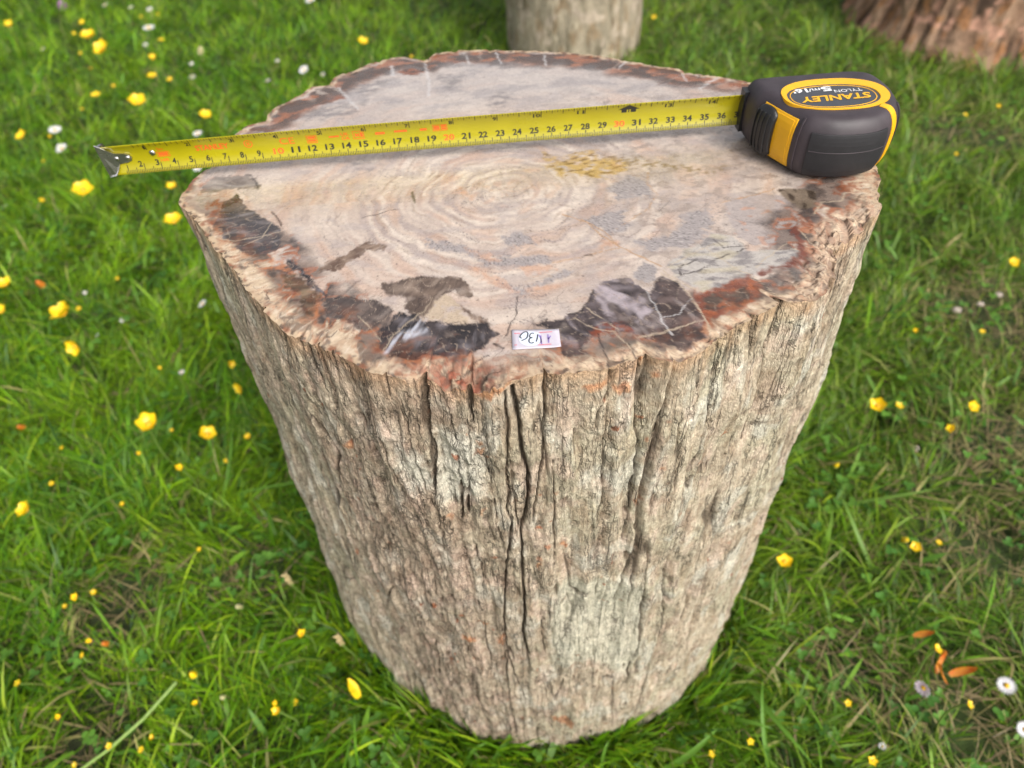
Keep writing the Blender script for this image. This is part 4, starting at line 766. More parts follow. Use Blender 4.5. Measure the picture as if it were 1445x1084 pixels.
c = mix(c, mix(np.broadcast_to(lin(142, 122, 110, T), fx.shape + (3,)).copy(), lin(84, 72, 68, T), sst(-.15, .25, fbm(fx / 1.0, fy / .8, 229, 4))), zb * sst(-.42, .02, zn) * .92)
c = mix(c, lin(190, 112, 70, T), zb * np.exp(-((zn + .12) / .07) ** 2) * .75)
greyb = (lin(88, 79, 78, T), lin(112, 100, 97, T), lin(160, 152, 152, T))
deepb = (lin(58, 50, 50, T), lin(88, 76, 74, T), lin(146, 138, 142, T))
brownb = (lin(124, 96, 78, T), lin(160, 134, 114, T), lin(190, 168, 150, T))
dark('greyA2', (lin(136, 120, 108, T), lin(160, 146, 134, T), lin(184, 172, 160, T)), .15, .25)
dark('darkA', greyb)
lay('rustA', lin(166, 88, 56, T), .85, .25, .35, .4, sst(-.4, .3, fbm(fx / .6, fy / .6, 122, 3)))
lay('orangeB', lin(206, 136, 92, T), .8, .15, .25, .3, sst(-.35, .25, fbm(fx / .5, fy / .5, 123, 3)))
dark('brownB', (lin(92, 70, 52, T), lin(130, 102, 74, T), lin(165, 140, 110, T)), .15, .25)
dark('darkB', deepb)
dark('brownC', brownb, .1, .2, .25)
dark('greyD', (lin(98, 84, 78, T), lin(132, 114, 104, T), lin(164, 148, 138, T)), .1)
dark('bandD', (lin(112, 92, 80, T), lin(140, 118, 102, T), lin(170, 150, 134, T)), .08, .15)
dark('bandD2', brownb, .1)
dark('darkD', deepb, .07, .12)
lay('beigeD', lin(206, 184, 158, T), .9, .1, .15, .3, sst(-.6, .0, fbm(fx / .6, fy / .6, 124, 3)))
fE = dark('darkE', (lin(82, 69, 67, T), lin(110, 95, 94, T), lin(160, 148, 152, T)))
lay('lilacE', lin(196, 182, 186, T), .85, .4, .5, .5, sst(-.25, .3, streak + .4 * pn(fx / .5, fy / .5, 125)))
lay('rustE', lin(158, 78, 46, T), .9, .2, .3, .3, sst(-.5, .2, fbm(fx / .5, fy / .5, 126, 3)))
f = lay('panelF', lin(198, 190, 182, T), .9, .1, .15); c = mix(c, lin(150, 142, 140, T), f * sst(-.05, .25, fbm(fx / 1.2, fy / .5, 127, 4)) * .9); c = mix(c, lin(206, 192, 160, T), f * sst(.1, .4, pn(fx / 1.5, fy / .6, 128)) * .6)
dark('darkG2', (lin(90, 72, 66, T), lin(124, 104, 98, T), lin(160, 146, 142, T)))
lay('rustG', lin(152, 82, 56, T), .85, .15, .25, .3)
dark('darkG', (lin(92, 74, 62, T), lin(120, 100, 86, T), lin(150, 130, 112, T)), .2, .3)
lay('rustG', lin(190, 108, 66, T), .7, .2, .3, .3, sst(.1, .35, pn(fx / .5, fy / .5, 129)))
lay('rustH', lin(138, 72, 52, T), .9, .12, .2, .3)
dark('greyH', (lin(116, 104, 98, T), lin(150, 138, 128, T), lin(180, 168, 156, T)), .2, .3)
f = lay('darkJ', lin(140, 122, 102, T), .85, .12); c = mix(c, lin(66, 52, 42, T), f * sst(.05, .25, pn(fx / .42, fy / .9, 130)) * .9)
lay('rustK', lin(160, 84, 42, T), .75, .2, .4, .3, sst(-.4, .2, fbm(fx / .4, fy / .4, 131, 3)))
c = mix(c, lin(90, 66, 54, T), mask('rimdark', .1, .15) * .55)
rd = mask('rimdark', .18, .3)
c = mix(c, lin(170, 98, 54, T), rd * sst(-.35, .15, fbm(fx / 1.3, fy / .7, 132, 4) + .1) * .95)
c = mix(c, lin(84, 66, 52, T), rd * sst(.0, .3, fbm(fx / 1.1, fy / .6, 134, 3)) * .85)
# the pale rim drawn above meets the dark wood in orange; the very edge is bare pale stone
ob_ = np.clip(halo * 1.6, 0, 1) * (1 - dark_all * .75) * (1 - sst(rw + .2, rw + 1.0, edge_n)) * (1 - sst(3, 7, fy))
c = mix(c, lin(196, 120, 70, T), ob_ * sst(-.2, .3, fbm(fx / .7, fy / .7, 141, 3)) * .7)
c = mix(c, lin(140, 74, 50, T), ob_ * sst(.1, .4, fbm(fx / .5, fy / .5, 169, 3)) * .7)
# the scorched band of the far rim, broken by pale cracks
bw = sst(12, 30, pw) * (1 - sst(150, 170, pw))
e2_ = inward + .5 * fbm(fx / 2.2, fy / 1.4, 170, 3)
bband = sst(.3, .65, e2_) * (1 - sst(1.6, 2.8, e2_)) * bw
c = mix(c, lin(178, 108, 62, T), bband * sst(-.6, .0, fbm(fx / 2.6, fy / 2.6, 171, 3)) * .9)
c = mix(c, lin(88, 70, 54, T), bband * sst(-.2, .12, fbm(fx / 2.2, fy / 1.1, 172, 3) + .25 * sst(.8, 1.8, e2_)) * .85)
c = mix(c, lin(120, 112, 108, T), bw * sst(1.3, 1.9, e2_) * (1 - sst(2.1, 3.2, e2_)) * sst(-.2, .3, fbm(fx / 1.8, fy / 1.2, 173, 3)) * .7)
cr_ = np.abs(pn(pw / 7.5, pw * 0, 174) + .06 * pn(fx / .5, fy / .5, 175))
c = mix(c, lin(222, 206, 192, T), bw * (1 - sst(.01, .04, cr_)) * (1 - sst(1.2, 2.4, inward)) * sst(-.1, .2, pn(pw / 13, pw * 0, 250)) * .6)
eb = 1 - sst(.12, .42, inward + .25 * fbm(fx / .5, fy / .5, 167, 3))
c = c + (mix(mix(np.broadcast_to(lin(210, 184, 152, T), fx.shape + (3,)).copy(), lin(164, 104, 72, T), sst(-.05, .3, pn(fx / .6, fy / .6, 168))), lin(112, 92, 78, T), sst(.1, .35, fbm(fx / .4, fy / .4, 251, 3))) - c) * (eb * .85)[..., None]
sp = np.exp(-((p2 + 97.5) / 6) ** 2) * (1 - sst(.5, 1.7, inward))
c = mix(c, mix(np.broadcast_to(lin(206, 180, 152, T), fx.shape + (3,)).copy(), lin(140, 116, 98, T), sst(0, .35, fbm(fx / .6, fy / .6, 240, 3))), sst(.05, .3, brk) * .6)
c = mix(c, lin(176, 92, 64, T), sp * sst(-.25, .15, fbm(fx / .5, fy / .4, 142, 3)) * .9)
bwt = np.exp(-((pw + 33) / 13) ** 4) * (1 - sst(.8, 2.2, inward)) + np.exp(-((pw + 97) / 6) ** 4) * (1 - sst(.6, 1.4, inward)) + .5 * np.exp(-((pw + 70) / 18) ** 4) * (1 - sst(.3, .8, inward))
jx, jy = fx + .12 * pn(fx / .3, fy / .3, 190), fy + .12 * pn(fx / .3, fy / .3, 191)
c = mix(c, lin(96, 72, 58, T), np.clip(bwt, 0, 1) * (1 - sst(.02, .12, cell_edge(jx / .55, jy / .55))) * .65)
c = mix(c, lin(110, 82, 66, T), np.clip(bwt, 0, 1) * (1 - sst(.02, .14, cell_edge(jx / .28 + 9, jy / .28))) * .5)
c = mix(c, lin(172, 140, 116, T), np.clip(bwt, 0, 1) * (cells(jx / .28 + 9, jy / .28) > .6) * .5)
# mineral veins, painted glints and hairline cracks
vc = dict(white=lin(226, 222, 220, T), cream=lin(206, 186, 160, T), tan=lin(200, 160, 122, T), dark=lin(72, 58, 52, T), olive=lin(112, 100, 74, T), brown=lin(96, 72, 62, T))
for pts, w, kd in VEINS:
    a = np.array(pts)
    m_ = (fx > a[:, 0].min() - .6) & (fx < a[:, 0].max() + .6) & (fy > a[:, 1].min() - .6) & (fy < a[:, 1].max() + .6)
    dd = seg_dist(fx[m_] + .10 * pn(fx[m_] / .4, fy[m_] / .4, 143), fy[m_] + .10 * pn(fx[m_] / .4, fy[m_] / .4, 144), pts)
    ww = max(w * .7, .03) * (1 + .7 * pn(fx[m_] / .5, fy[m_] / .5, 145))
    f = (1 - sst(ww * .4, ww + .025, dd)) * dict(white=.6, cream=.65, tan=.7, dark=.8, olive=.9, brown=.85)[kd] * sst(-.55, .0, pn(fx[m_] / .8, fy[m_] / .8, 146) + .2)
    c[m_] = c[m_] + (vc[kd] - c[m_]) * f[:, None]
for pts in GLINTS:  # white-blue glints of the polish, painted as pale streaks
    a = np.array(pts)
    m_ = (fx > a[:, 0].min() - .8) & (fx < a[:, 0].max() + .8) & (fy > a[:, 1].min() - .8) & (fy < a[:, 1].max() + .8)
    dd = seg_dist(fx[m_], fy[m_], pts)
    f = (1 - sst(.03, .3, dd)) * sst(-.25, .3, streak[m_] + .5 * streak2[m_])
    c[m_] = c[m_] + (lin(206, 206, 216, T) - c[m_]) * (f * .85)[:, None]
hair = np.abs(pn(fx / 1.3 + .3 * pn(fx / .4, fy / .4, 150), fy / 1.0, 151))
c = mix(c, lin(160, 130, 110, T), (1 - sst(.0, .012, hair)) * sst(.0, .3, pn(fx / 3, fy / 3, 152)) * .6)
vein_d = np.abs(pn(fx / .9 + .4 * pn(fx / .5, fy / .5, 153), fy / .9, 154))
c = mix(c, lin(190, 168, 148, T), (1 - sst(.0, .03, vein_d)) * dark_all * .6)
dots = sst(.46, .52, pn(fx / .22, fy / .16, 155)) * sst(.0, .2, pn(fx / 2.5, fy / 2.5, 156))
c = mix(c, lin(112, 96, 88, T), dots * .7)
lum_ = np.clip((c / base_c).mean(-1, keepdims=True), .05, 2)
c = c * lum_ ** .2
rough = rough - .12 * dark_all + .4 * rm + .1 * sp + .06 * gm
FV = np.stack([fx, fy, fz], -1) / 100
FV[:, 0, :2] = 0
# outermost ring sits on the bark's top row
FV[:, -1, 0] = edge_r * np.cos(np.radians(PH)) / 100; FV[:, -1, 1] = edge_r * np.sin(np.radians(PH)) / 100; FV[:, -1, 2] = edge_z / 100
link('cut_face', new_mesh('cut_face', FV.reshape(-1, 3), quads=grid_quads(NPH, NR, True), colors=np.clip(c, 0.005, .95).reshape(-1, 3), rough=np.clip(rough, .15, .95).reshape(-1)), M_FACE, stump)

# ------------------------------------------------------------------ the two stumps behind
def back_stump(name, label, cx, cy, r_lo, r_hi, h, seed, cols, rug, flare):
    t = empty(name, (cx / 100, cy / 100, 0), label=label, category='stump')
    n, nz = 300, 130
    ph = np.linspace(-180, 180, n, endpoint=False); z = np.linspace(-.5, h, nz)
    P, Zz = np.meshgrid(ph, z, indexing='ij')
    s = np.radians(P) * r_lo
    r = r_lo + (r_hi - r_lo) * (Zz / h) + flare * np.exp(-np.clip(Zz, 0, 99) / 6)
    wx = s + .5 * pn(s / 3, Zz / 6, seed)
    ridge = pn(wx / 4.2, Zz / 30, seed + 1); r2 = pn(wx / 1.5, Zz / 14, seed + 2); lum = fbm(s / 4.0, Zz / 8, seed + 3, 4)
    r = r + rug * (1.1 * ridge + .5 * r2 + .7 * lum)
    r *= 1 + .05 * np.sin(np.radians(P * 2) + seed)
    V = np.stack([r * np.cos(np.radians(P)), r * np.sin(np.radians(P)), Zz], -1) / 100
    cc = np.broadcast_to(cols[0], P.shape + (3,)).copy()
    cc = mix(cc, cols[1], sst(-.1, .3, ridge + .5 * lum)); cc = mix(cc, cols[2], sst(.05, .4, fbm(wx / 2, Zz / 5, seed + 5, 4)) * .8)
    cc = mix(cc, cols[3], sst(.1, .4, -r2 - ridge * .6) * .8); cc = mix(cc, cols[4], sst(.22, .36, fbm(s / 3.5, Zz / 4.5, seed + 8, 3)) * .85)
    link('bark', new_mesh('bark', V.reshape(-1, 3), quads=np.concatenate([grid_quads(n, nz, True)]), colors=cc.reshape(-1, 3)), M_BARK, t)
    er = r[:, -1]; q = np.linspace(0, 1, 30)
    Q, _ = np.meshgrid(q, ph, indexing='xy')
    fr = er[:, None] * Q
    xx, yy = fr * np.cos(np.radians(ph))[:, None], fr * np.sin(np.radians(ph))[:, None]
    tc = mix(np.broadcast_to(lin(196, 172, 150, .75), xx.shape + (3,)).copy(), lin(150, 120, 100, .75), sst(-.2, .3, pn(fr / 1.2 + .6 * pn(xx / 4, yy / 4, seed), fr * 0, seed + 9)))
    link('cut_face', new_mesh('cut_face', np.stack([xx, yy, np.full(xx.shape, h)], -1).reshape(-1, 3) / 100, quads=grid_quads(n, 30, True), colors=tc.reshape(-1, 3), rough=np.full(xx.size, .5)), M_FACE, t)
back_stump('weathered_stump', 'grey weathered straight-sided stump standing on the lawn behind the large stump', 23.4, 153, 18.0, 18.4, 46, 200,
           [lin(172, 160, 138, .85), lin(190, 176, 152, .85), lin(158, 134, 104, .85), lin(128, 118, 96, .85), lin(204, 186, 166, .85)], .35, .0)
back_stump('rough_stump', 'brown rugged stump with flared base at the top right corner of the lawn', 126, 148.5, 28, 24, 40, 300,
           [lin(142, 112, 90, .95), lin(176, 144, 118, .95), lin(172, 120, 76, .95), lin(58, 46, 38, .9), lin(206, 158, 134, 1.0)], 1.5, 3.5)

# ------------------------------------------------------------------ the tape measure
M_RUBBER = simple('case_rubber', (.043, .033, .038), .5, var=.28, scale=70, bump=.15, bscale=2500)
M_GRIP = simple('grip_rubber', (.016, .015, .017), .6, var=.15, scale=300, bump=.2, bscale=2500)
M_CASEY = simple('case_yellow', (.78, .40, .006), .38, var=.05, scale=120)
M_SLIDER = simple('slider_black', (.014, .014, .015), .35, var=.1)
M_BADGE = simple('badge_grey', (.05, .052, .06), .42, var=.08)
M_WHITE = simple('print_white', (.75, .75, .75), .5, var=.05)
M_BLADE = simple('blade_yellow', (.35, .305, .004), .3, var=.06, scale=60, coat=.3)
M_INK = simple('print_black', (.018, .018, .014), .45, var=.1)
M_RED = simple('print_red', (.72, .13, .015), .45, var=.1)
M_STEEL = simple('hook_steel', (.62, .60, .56), .26, metallic=1.0, var=.2, scale=150)

tape = empty('tape_measure', (.18, -.02, TOP_Z / 100), label='black and yellow tape measure lying on its side with blade drawn out across the stump', category='tape measure')
def smooth_closed(P, n):
    P = np.array(P, float); m = len(P); out = []
    for i in range(n):
        t = i * m / n; k = int(t); f = t - k
        a, b, c_, d = P[k - 1], P[k % m], P[(k + 1) % m], P[(k + 2) % m]
        out.append(.5 * (2 * b + (c_ - a) * f + (2 * a - 5 * b + 4 * c_ - d) * f * f + (3 * b - a - 3 * c_ + d) * f ** 3))
    return np.array(out)
CO = [(15.2, 1.0), (14.5, .85), (14.35, .5), (14.35, -.3), (14.4, -.95), (14.62, -1.5), (15.15, -2.75), (15.7, -3.85), (16.2, -4.55), (17.2, -5.05), (18.5, -5.2), (19.7, -5.0), (20.7, -4.35), (21.45, -3.3), (21.75, -2.0), (21.7, -.6), (21.35, .45), (20.3, 1.0), (18.2, 1.08), (16.6, 1.05)]
NO = 160
co = smooth_closed(CO, NO)
tang = np.roll(co, -1, 0) - np.roll(co, 1, 0); tang /= np.linalg.norm(tang, axis=1)[:, None]
nrm = np.stack([-tang[:, 1], tang[:, 0]], -1)
if np.dot(nrm[0], co[0] - co.mean(0)) < 0: nrm = -nrm
for _ in range(6): nrm = (nrm + np.roll(nrm, 1, 0) + np.roll(nrm, -1, 0)) / 3
nrm /= np.linalg.norm(nrm, axis=1)[:, None]
PROF = [(0, .85), (.03, .6), (.14, .38), (.38, .18), (.75, .06), (1.2, .01), (1.7, 0), (2.2, .01), (2.6, .07), (2.9, .17), (3.12, .30), (3.27, .44), (3.36, .60), (3.40, .85), (3.40, 1.1)]
pz = np.array([p[0] for p in PROF]); pi_ = np.array([p[1] for p in PROF])
def case_pt(u, lvl, out=0.0):
    """point on the case surface: u = index along the outline, lvl = index along the profile"""
    u = np.asarray(u, float) % NO; k = np.floor(u).astype(int); f = (u - k)[..., None]
    P = co[k % NO] * (1 - f) + co[(k + 1) % NO] * f; N = nrm[k % NO] * (1 - f) + nrm[(k + 1) % NO] * f
    ins = np.interp(lvl, range(len(pz)), pi_); z = np.interp(lvl, range(len(pz)), pz)
    dz = np.gradient(pz); di = np.gradient(pi_)
    a, b = np.interp(lvl, range(len(pz)), dz), np.interp(lvl, range(len(pz)), di)
    l = np.hypot(a, b) + 1e-9
    ins = np.asarray(ins, float) + np.zeros(len(P)); k1 = np.minimum(ins, .3); k2 = ins - k1
    C0 = np.array([18.1, -2.05]) - P; C0 /= np.linalg.norm(C0, axis=1)[:, None]
    q = P - N * (k1 - out * a / l)[:, None] + C0 * k2[:, None]
    return np.concatenate([q, (TOP_Z + .03 + np.broadcast_to(z + out * b / l, q.shape[:-1]))[..., None]], -1)
V, F = [], []
L = len(PROF)
for l in range(L): V += case_pt(np.arange(NO), l).tolist()
for l in range(L - 1):
    for i in range(NO):
        j = (i + 1) % NO; F.append((l * NO + i, l * NO + j, (l + 1) * NO + j, (l + 1) * NO + i))
V += [(18.1, -2.05, TOP_Z + .03), (18.1, -2.05, TOP_Z + 3.44)]
for i in range(NO):
    j = (i + 1) % NO; F.append((j, i, L * NO)); F.append(((L - 1) * NO + i, (L - 1) * NO + j, L * NO + 1))
part('case', V, F, M_RUBBER, tape)
def u_near(x, y):
    return int(np.argmin(np.hypot(co[:, 0] - x, co[:, 1] - y)))
def surf_slab(name, us, lvls, out, mat, parent, nu=24, nl=8, dome=0.0):
    """a slab lying on the case between outline indices us and profile levels lvls, standing `out` cm proud"""
    uu = np.linspace(us[0], us[1], nu); ll = np.linspace(lvls[0], lvls[1], nl)
    Vv, Ff = [], []
    for i_, a in enumerate(uu):
        for j_, b in enumerate(ll):
            s_, t_ = abs(2 * i_ / (nu - 1) - 1), abs(2 * j_ / (nl - 1) - 1)
            if dome:                                              # round the corners off and swell the middle
                bb_ = (ll[0] + ll[-1]) / 2 + (b - (ll[0] + ll[-1]) / 2) * (1 - .28 * s_ ** 2.5)
                Vv.append(case_pt(np.array([a]), bb_, out + dome * (1 - .6 * t_ ** 3 - .4 * s_ ** 3))[0])
            else: Vv.append(case_pt(np.array([a]), b, out)[0])
    for i in range(nu - 1):
        for j in range(nl - 1): Ff.append((i * nl + j, i * nl + j + 1, (i + 1) * nl + j + 1, (i + 1) * nl + j))
    b0 = len(Vv); ring_ = [(i, 0) for i in range(nu)] + [(nu - 1, j) for j in range(1, nl)] + [(i, nl - 1) for i in range(nu - 2, -1, -1)] + [(0, j) for j in range(nl - 2, 0, -1)]
    for (i, j) in ring_:
        bb_ = ll[j]
        if dome: bb_ = (ll[0] + ll[-1]) / 2 + (bb_ - (ll[0] + ll[-1]) / 2) * (1 - .28 * abs(2 * i / (nu - 1) - 1) ** 2.5)
        Vv.append(case_pt(np.array([uu[i]]), bb_, -.08)[0])
    n = len(ring_)
    for k in range(n):
        a, b = ring_[k], ring_[(k + 1) % n]
        Ff.append((a[0] * nl + a[1], b[0] * nl + b[1], b0 + (k + 1) % n, b0 + k))
    o = part(name, Vv, Ff, mat, parent, smooth=False)
    bv = o.modifiers.new('edge', 'BEVEL'); bv.width = .0003; bv.segments = 2; bv.limit_method = 'ANGLE'
    return o
uA, uB = u_near(14.72, -1.75), u_near(15.66, -3.75)
surf_slab('slider_frame', (uA - 1.0, uB + 1.0), (3.0, 9.5), .05, M_CASEY, tape, nl=10)
surf_slab('slider_panel', (uA + .2, uB - .2), (3.35, 9.0), .075, M_CASEY, tape)
sl = surf_slab('lock_slider', (uA - 2.2, uA + 6.0), (2.7, 9.3), .14, M_SLIDER, tape, nu=14, nl=14, dome=.28)
sl.modifiers['edge'].width = .0016; sl.modifiers['edge'].segments = 3
for k in range(4):
    uk = uA - 1.2 + k * 1.7
    surf_slab('rib', (uk, uk + .6), (3.9, 8.3), .46, M_SLIDER, sl, nu=3, nl=8)
uC, uD = u_near(16.35, -4.65), u_near(20.25, -4.7)
surf_slab('grip_panel', (uC, uD), (2.9, 8.3), .09, M_GRIP, tape, nu=40, nl=12)
for l_ in (6.05,):
    surf_slab('parting_line', (uC + .5, uD - .5), (l_, l_ + .12), .105, M_RUBBER, tape, nu=40, nl=2)
surf_slab('grip_ridge', (uB + 3.0, uB + 4.3), (2.6, 10.4), .07, M_RUBBER, tape, nu=4, nl=12)
surf_slab('case_stripe', (u_near(20.55, -4.5), u_near(20.55, -4.5) + 3.6), (1.6, 13.6), .04, M_CASEY, tape, nu=6, nl=30)
surf_slab('grip_ridge', (u_near(21.35, -3.4) , u_near(21.35, -3.4) + 2.2), (3.0, 10.4), .07, M_RUBBER, tape, nu=4, nl=12)
# mouth: a black block stands for the dark slot where the blade leaves
def box_vf(x0, x1, y0, y1, z0, z1):
    Vv = [(x, y, z) for x in (x0, x1) for y in (y0, y1) for z in (z0, z1)]
    return Vv, [(0, 1, 3, 2), (4, 6, 7, 5), (0, 4, 5, 1), (2, 3, 7, 6), (0, 2, 6, 4), (1, 5, 7, 3)]
Vm, Fm = box_vf(14.22, 14.6, .05, .75, TOP_Z + .55, TOP_Z + 2.85)
part('mouth', Vm, Fm, M_SLIDER, tape, smooth=False)

def ellipse(cx, cy, a, b, n=96, e=2.35, tilt=-.05):
    t = np.linspace(0, 2 * np.pi, n, endpoint=False)
    x = a * np.sign(np.cos(t)) * np.abs(np.cos(t)) ** (2 / e); y = b * np.sign(np.sin(t)) * np.abs(np.sin(t)) ** (2 / e)
    return np.stack([cx + x * math.cos(tilt) - y * math.sin(tilt), cy + x * math.sin(tilt) + y * math.cos(tilt)], -1)
def band(name, outer, inner, z_out, z_top, mat, parent, z_in=None):
    n = len(outer); z_in = z_top if z_in is None else z_in
    Vv = [(*p, z_out) for p in outer] + [(*(p + (q - p) * .06), z_top) for p, q in zip(outer, inner)] + [(*(q + (p - q) * .03), z_top) for p, q in zip(outer, inner)] + [(*q, z_in) for q in inner]
    Ff = []
    for l in range(3):
        for i in range(n): Ff.append((l * n + i, l * n + (i + 1) % n, (l + 1) * n + (i + 1) % n, (l + 1) * n + i))
    return part(name, Vv, Ff, mat, parent, smooth=False)
ZT = TOP_Z + 3.43
eo, ei = ellipse(18.25, -2.06, 2.78, 1.76), ellipse(18.06, -2.3, 2.36, 1.36)
band('badge_ring', eo, ei, ZT - .25, ZT + .05, M_CASEY, tape, ZT - .02)
e2 = ellipse(18.06, -2.3, 2.38, 1.38)
Vb = [(*p, ZT + .015) for p in e2]
bd = part('badge', Vb + [(18.06, -2.3, ZT + .02)], [(i, (i + 1) % 96, 96) for i in range(96)], M_BADGE, tape)
band('badge_line', ellipse(18.06, -2.3, 2.22, 1.22), ellipse(18.06, -2.3, 2.17, 1.17), ZT + .012, ZT + .028, M_CASEY, bd, ZT + .01)

_txt = {}
def text_mesh(s, bold=0.0):
    """triangles of a piece of lettering, scaled to capital height 1, origin at its lower left"""
    if (s, bold) in _txt: return _txt[(s, bold)]
    cu_ = bpy.data.curves.new('lettering', 'FONT'); cu_.body = s; cu_.size = 1.0; cu_.offset = bold; cu_.resolution_u = 3
    ob = bpy.data.objects.new('lettering', cu_); COL.objects.link(ob)
    dg = bpy.context.evaluated_depsgraph_get(); ev = ob.evaluated_get(dg); me = ev.to_mesh()
    vv = np.array([v.co[:] for v in me.vertices]); ff = [tuple(p.vertices) for p in me.polygons]
    ev.to_mesh_clear(); bpy.data.objects.remove(ob); bpy.data.curves.remove(cu_)
    vv[:, 0] -= vv[:, 0].min(); vv[:, 1] -= vv[:, 1].min()
    _txt[(s, bold)] = (vv[:, :2], ff)
    return _txt[(s, bold)]
def badge_text(name, s, x0, x1, ymid, h, mat, slope=0.0, bold=.02, shear=0.0):
    v, f = text_mesh(s, bold)
    v = v.copy(); w = v[:, 0].max(); hh = v[:, 1].max()
    u_ = v[:, 0] / w; t_ = v[:, 1] / hh
    X_ = x0 + (x1 - x0) * u_ - shear * (t_ - .5) ; Y_ = ymid + slope * (u_ - .5) - h * (t_ - .5)
    part(name, np.stack([X_, Y_, np.full(len(X_), ZT + .034)], -1), f, mat, bd, smooth=False)
badge_text('lettering', 'STANLEY', 19.95, 16.3, -2.5, .62, M_CASEY, -.02, .03, .12)
badge_text('lettering', 'TYLON', 19.75, 18.3, -1.83, .30, M_WHITE, .0, .0)
badge_text('lettering', '5', 18.28, 17.72, -1.48, .52, M_WHITE, .0, .03)
badge_text('lettering', 'm/', 17.66, 17.02, -1.5, .36, M_WHITE, .0, .01)
badge_text('lettering', "16'", 16.98, 16.2, -1.5, .46, M_WHITE, .0, .03)

# ---- the blade: a curved strip standing on its edge, its hollow printed side to the front
X0T, KT, WT, ARC = -22.25, .988, 1.88, 1.55                                          # zero mark, width along the arc, arc radius (cm)
ZB = TOP_Z + .78
half = WT / 2 / ARC
def sag(xx):
    return -.12 * np.clip((-xx - 4) / 18, 0, 1) ** 2
def blade_pt(cm, v, out=0.0):
    """cm along the scale, v = distance from the lower edge along the arc, out = towards the camera side"""
    a = (v - WT / 2) / ARC; R = ARC - out
    zmid = ZB + ARC * math.sin(half)
    x_ = X0T + cm * KT
    return np.stack([x_, .42 + ARC * math.cos(half) * 0 - ARC * (1 - 1) + (R * np.cos(a) - ARC * math.cos(half)), zmid + R * np.sin(a) + sag(x_)], -1)
cmv = np.linspace(.1, 37.3, 60); vv_ = np.linspace(0, WT, 13)
A, Bv = np.meshgrid(cmv, vv_, indexing='ij')
Pf, Pk = blade_pt(A, Bv), blade_pt(A, Bv, -.02)
nA, nB = A.shape
F = [tuple(int(i) for i in q) for q in grid_quads(nA, nB)]
off = nA * nB
F += [(q[3] + off, q[2] + off, q[1] + off, q[0] + off) for q in F[:]]
for i in range(nA - 1):
    F.append((i * nB, off + i * nB, off + (i + 1) * nB, (i + 1) * nB))
    F.append((i * nB + nB - 1, (i + 1) * nB + nB - 1, off + (i + 1) * nB + nB - 1, off + i * nB + nB - 1))
for j in range(nB - 1):
    F.append((j, j + 1, off + j + 1, off + j))
blade = part('blade', np.concatenate([Pf.reshape(-1, 3), Pk.reshape(-1, 3)]), F, M_BLADE, tape)
tv, tf_ = [], []
def tick(cm, w, v0, v1, store=None):
    st_v, st_f = (tv, tf_) if store is None else store
    n = 3; b = len(st_v)
    for v in np.linspace(v0, v1, n):
        for d in (-w / 2, w / 2): st_v.append(blade_pt(np.array(cm + d), np.array(v), .012))
    for i in range(n - 1): st_f.append((b + 2 * i, b + 2 * i + 1, b + 2 * i + 3, b + 2 * i + 2))
for mm in range(9, 374):
    if mm % 10 == 0: tick(mm / 10, .042, 0.0, .54 if mm <= 90 else .38)
    elif mm % 5 == 0: tick(mm / 10, .04, 0.0, .34)
    else: tick(mm / 10, .036, 0.0, .22)
IN = 2.54
for k in range(12, 235):
    x = k * IN / 16
    if x > 37.2: break
    if k % 16 == 0: tick(x, .042, WT - .54, WT)
    elif k % 8 == 0: tick(x, .04, WT - .38, WT)
    elif k % 4 == 0: tick(x, .038, WT - .29, WT)
    elif k % 2 == 0: tick(x, .036, WT - .22, WT)
    elif k < 192 and k > 30: tick(x, .028, WT - .14, WT)
part('graduations', tv, tf_, M_INK, blade, smooth=False, kind='stuff')
def blade_text(store, s, xc, v0, h, wide=None, bold=.015, align='c'):
    v, f = text_mesh(s, bold); hh = v[:, 1].max(); w = v[:, 0].max()
    k = h / hh; kx = k if wide is None else wide / w
    xs = v[:, 0] * kx; xs = xs - w * kx / 2 if align == 'c' else xs - w * kx
    P = blade_pt(xc + xs, v0 + v[:, 1] * k, .014)
    b = len(store[0]); store[0].extend(P.tolist()); store[1].extend(tuple(b + i for i in q) for q in f)
num, red = ([], []), ([], [])
for n_ in range(1, 38):
    s = str(n_)
    if n_ % 10 == 0: blade_text(red, s, n_ - .02, .40, .34, .62, .03); continue
    if n_ < 10: blade_text(num, s, n_ - .09, .36 if n_ > 1 else .22, .34, .22, .02, 'r') if n_ > 1 else None
    else: blade_text(num, s, n_ - .02, .40, .34, .52, .025)
for n_ in range(1, 15):
    if n_ == 12: continue
    if n_ == 1: blade_text(num, '1', 1 * IN - .05, WT - .48, .28, .1, .02, 'r')
    else: blade_text(num, str(n_), n_ * IN - .06, WT - .52, .28, .2 if n_ < 10 else .4, .02, 'r')
part('numerals', num[0], num[1], M_INK, blade, smooth=False, kind='stuff')
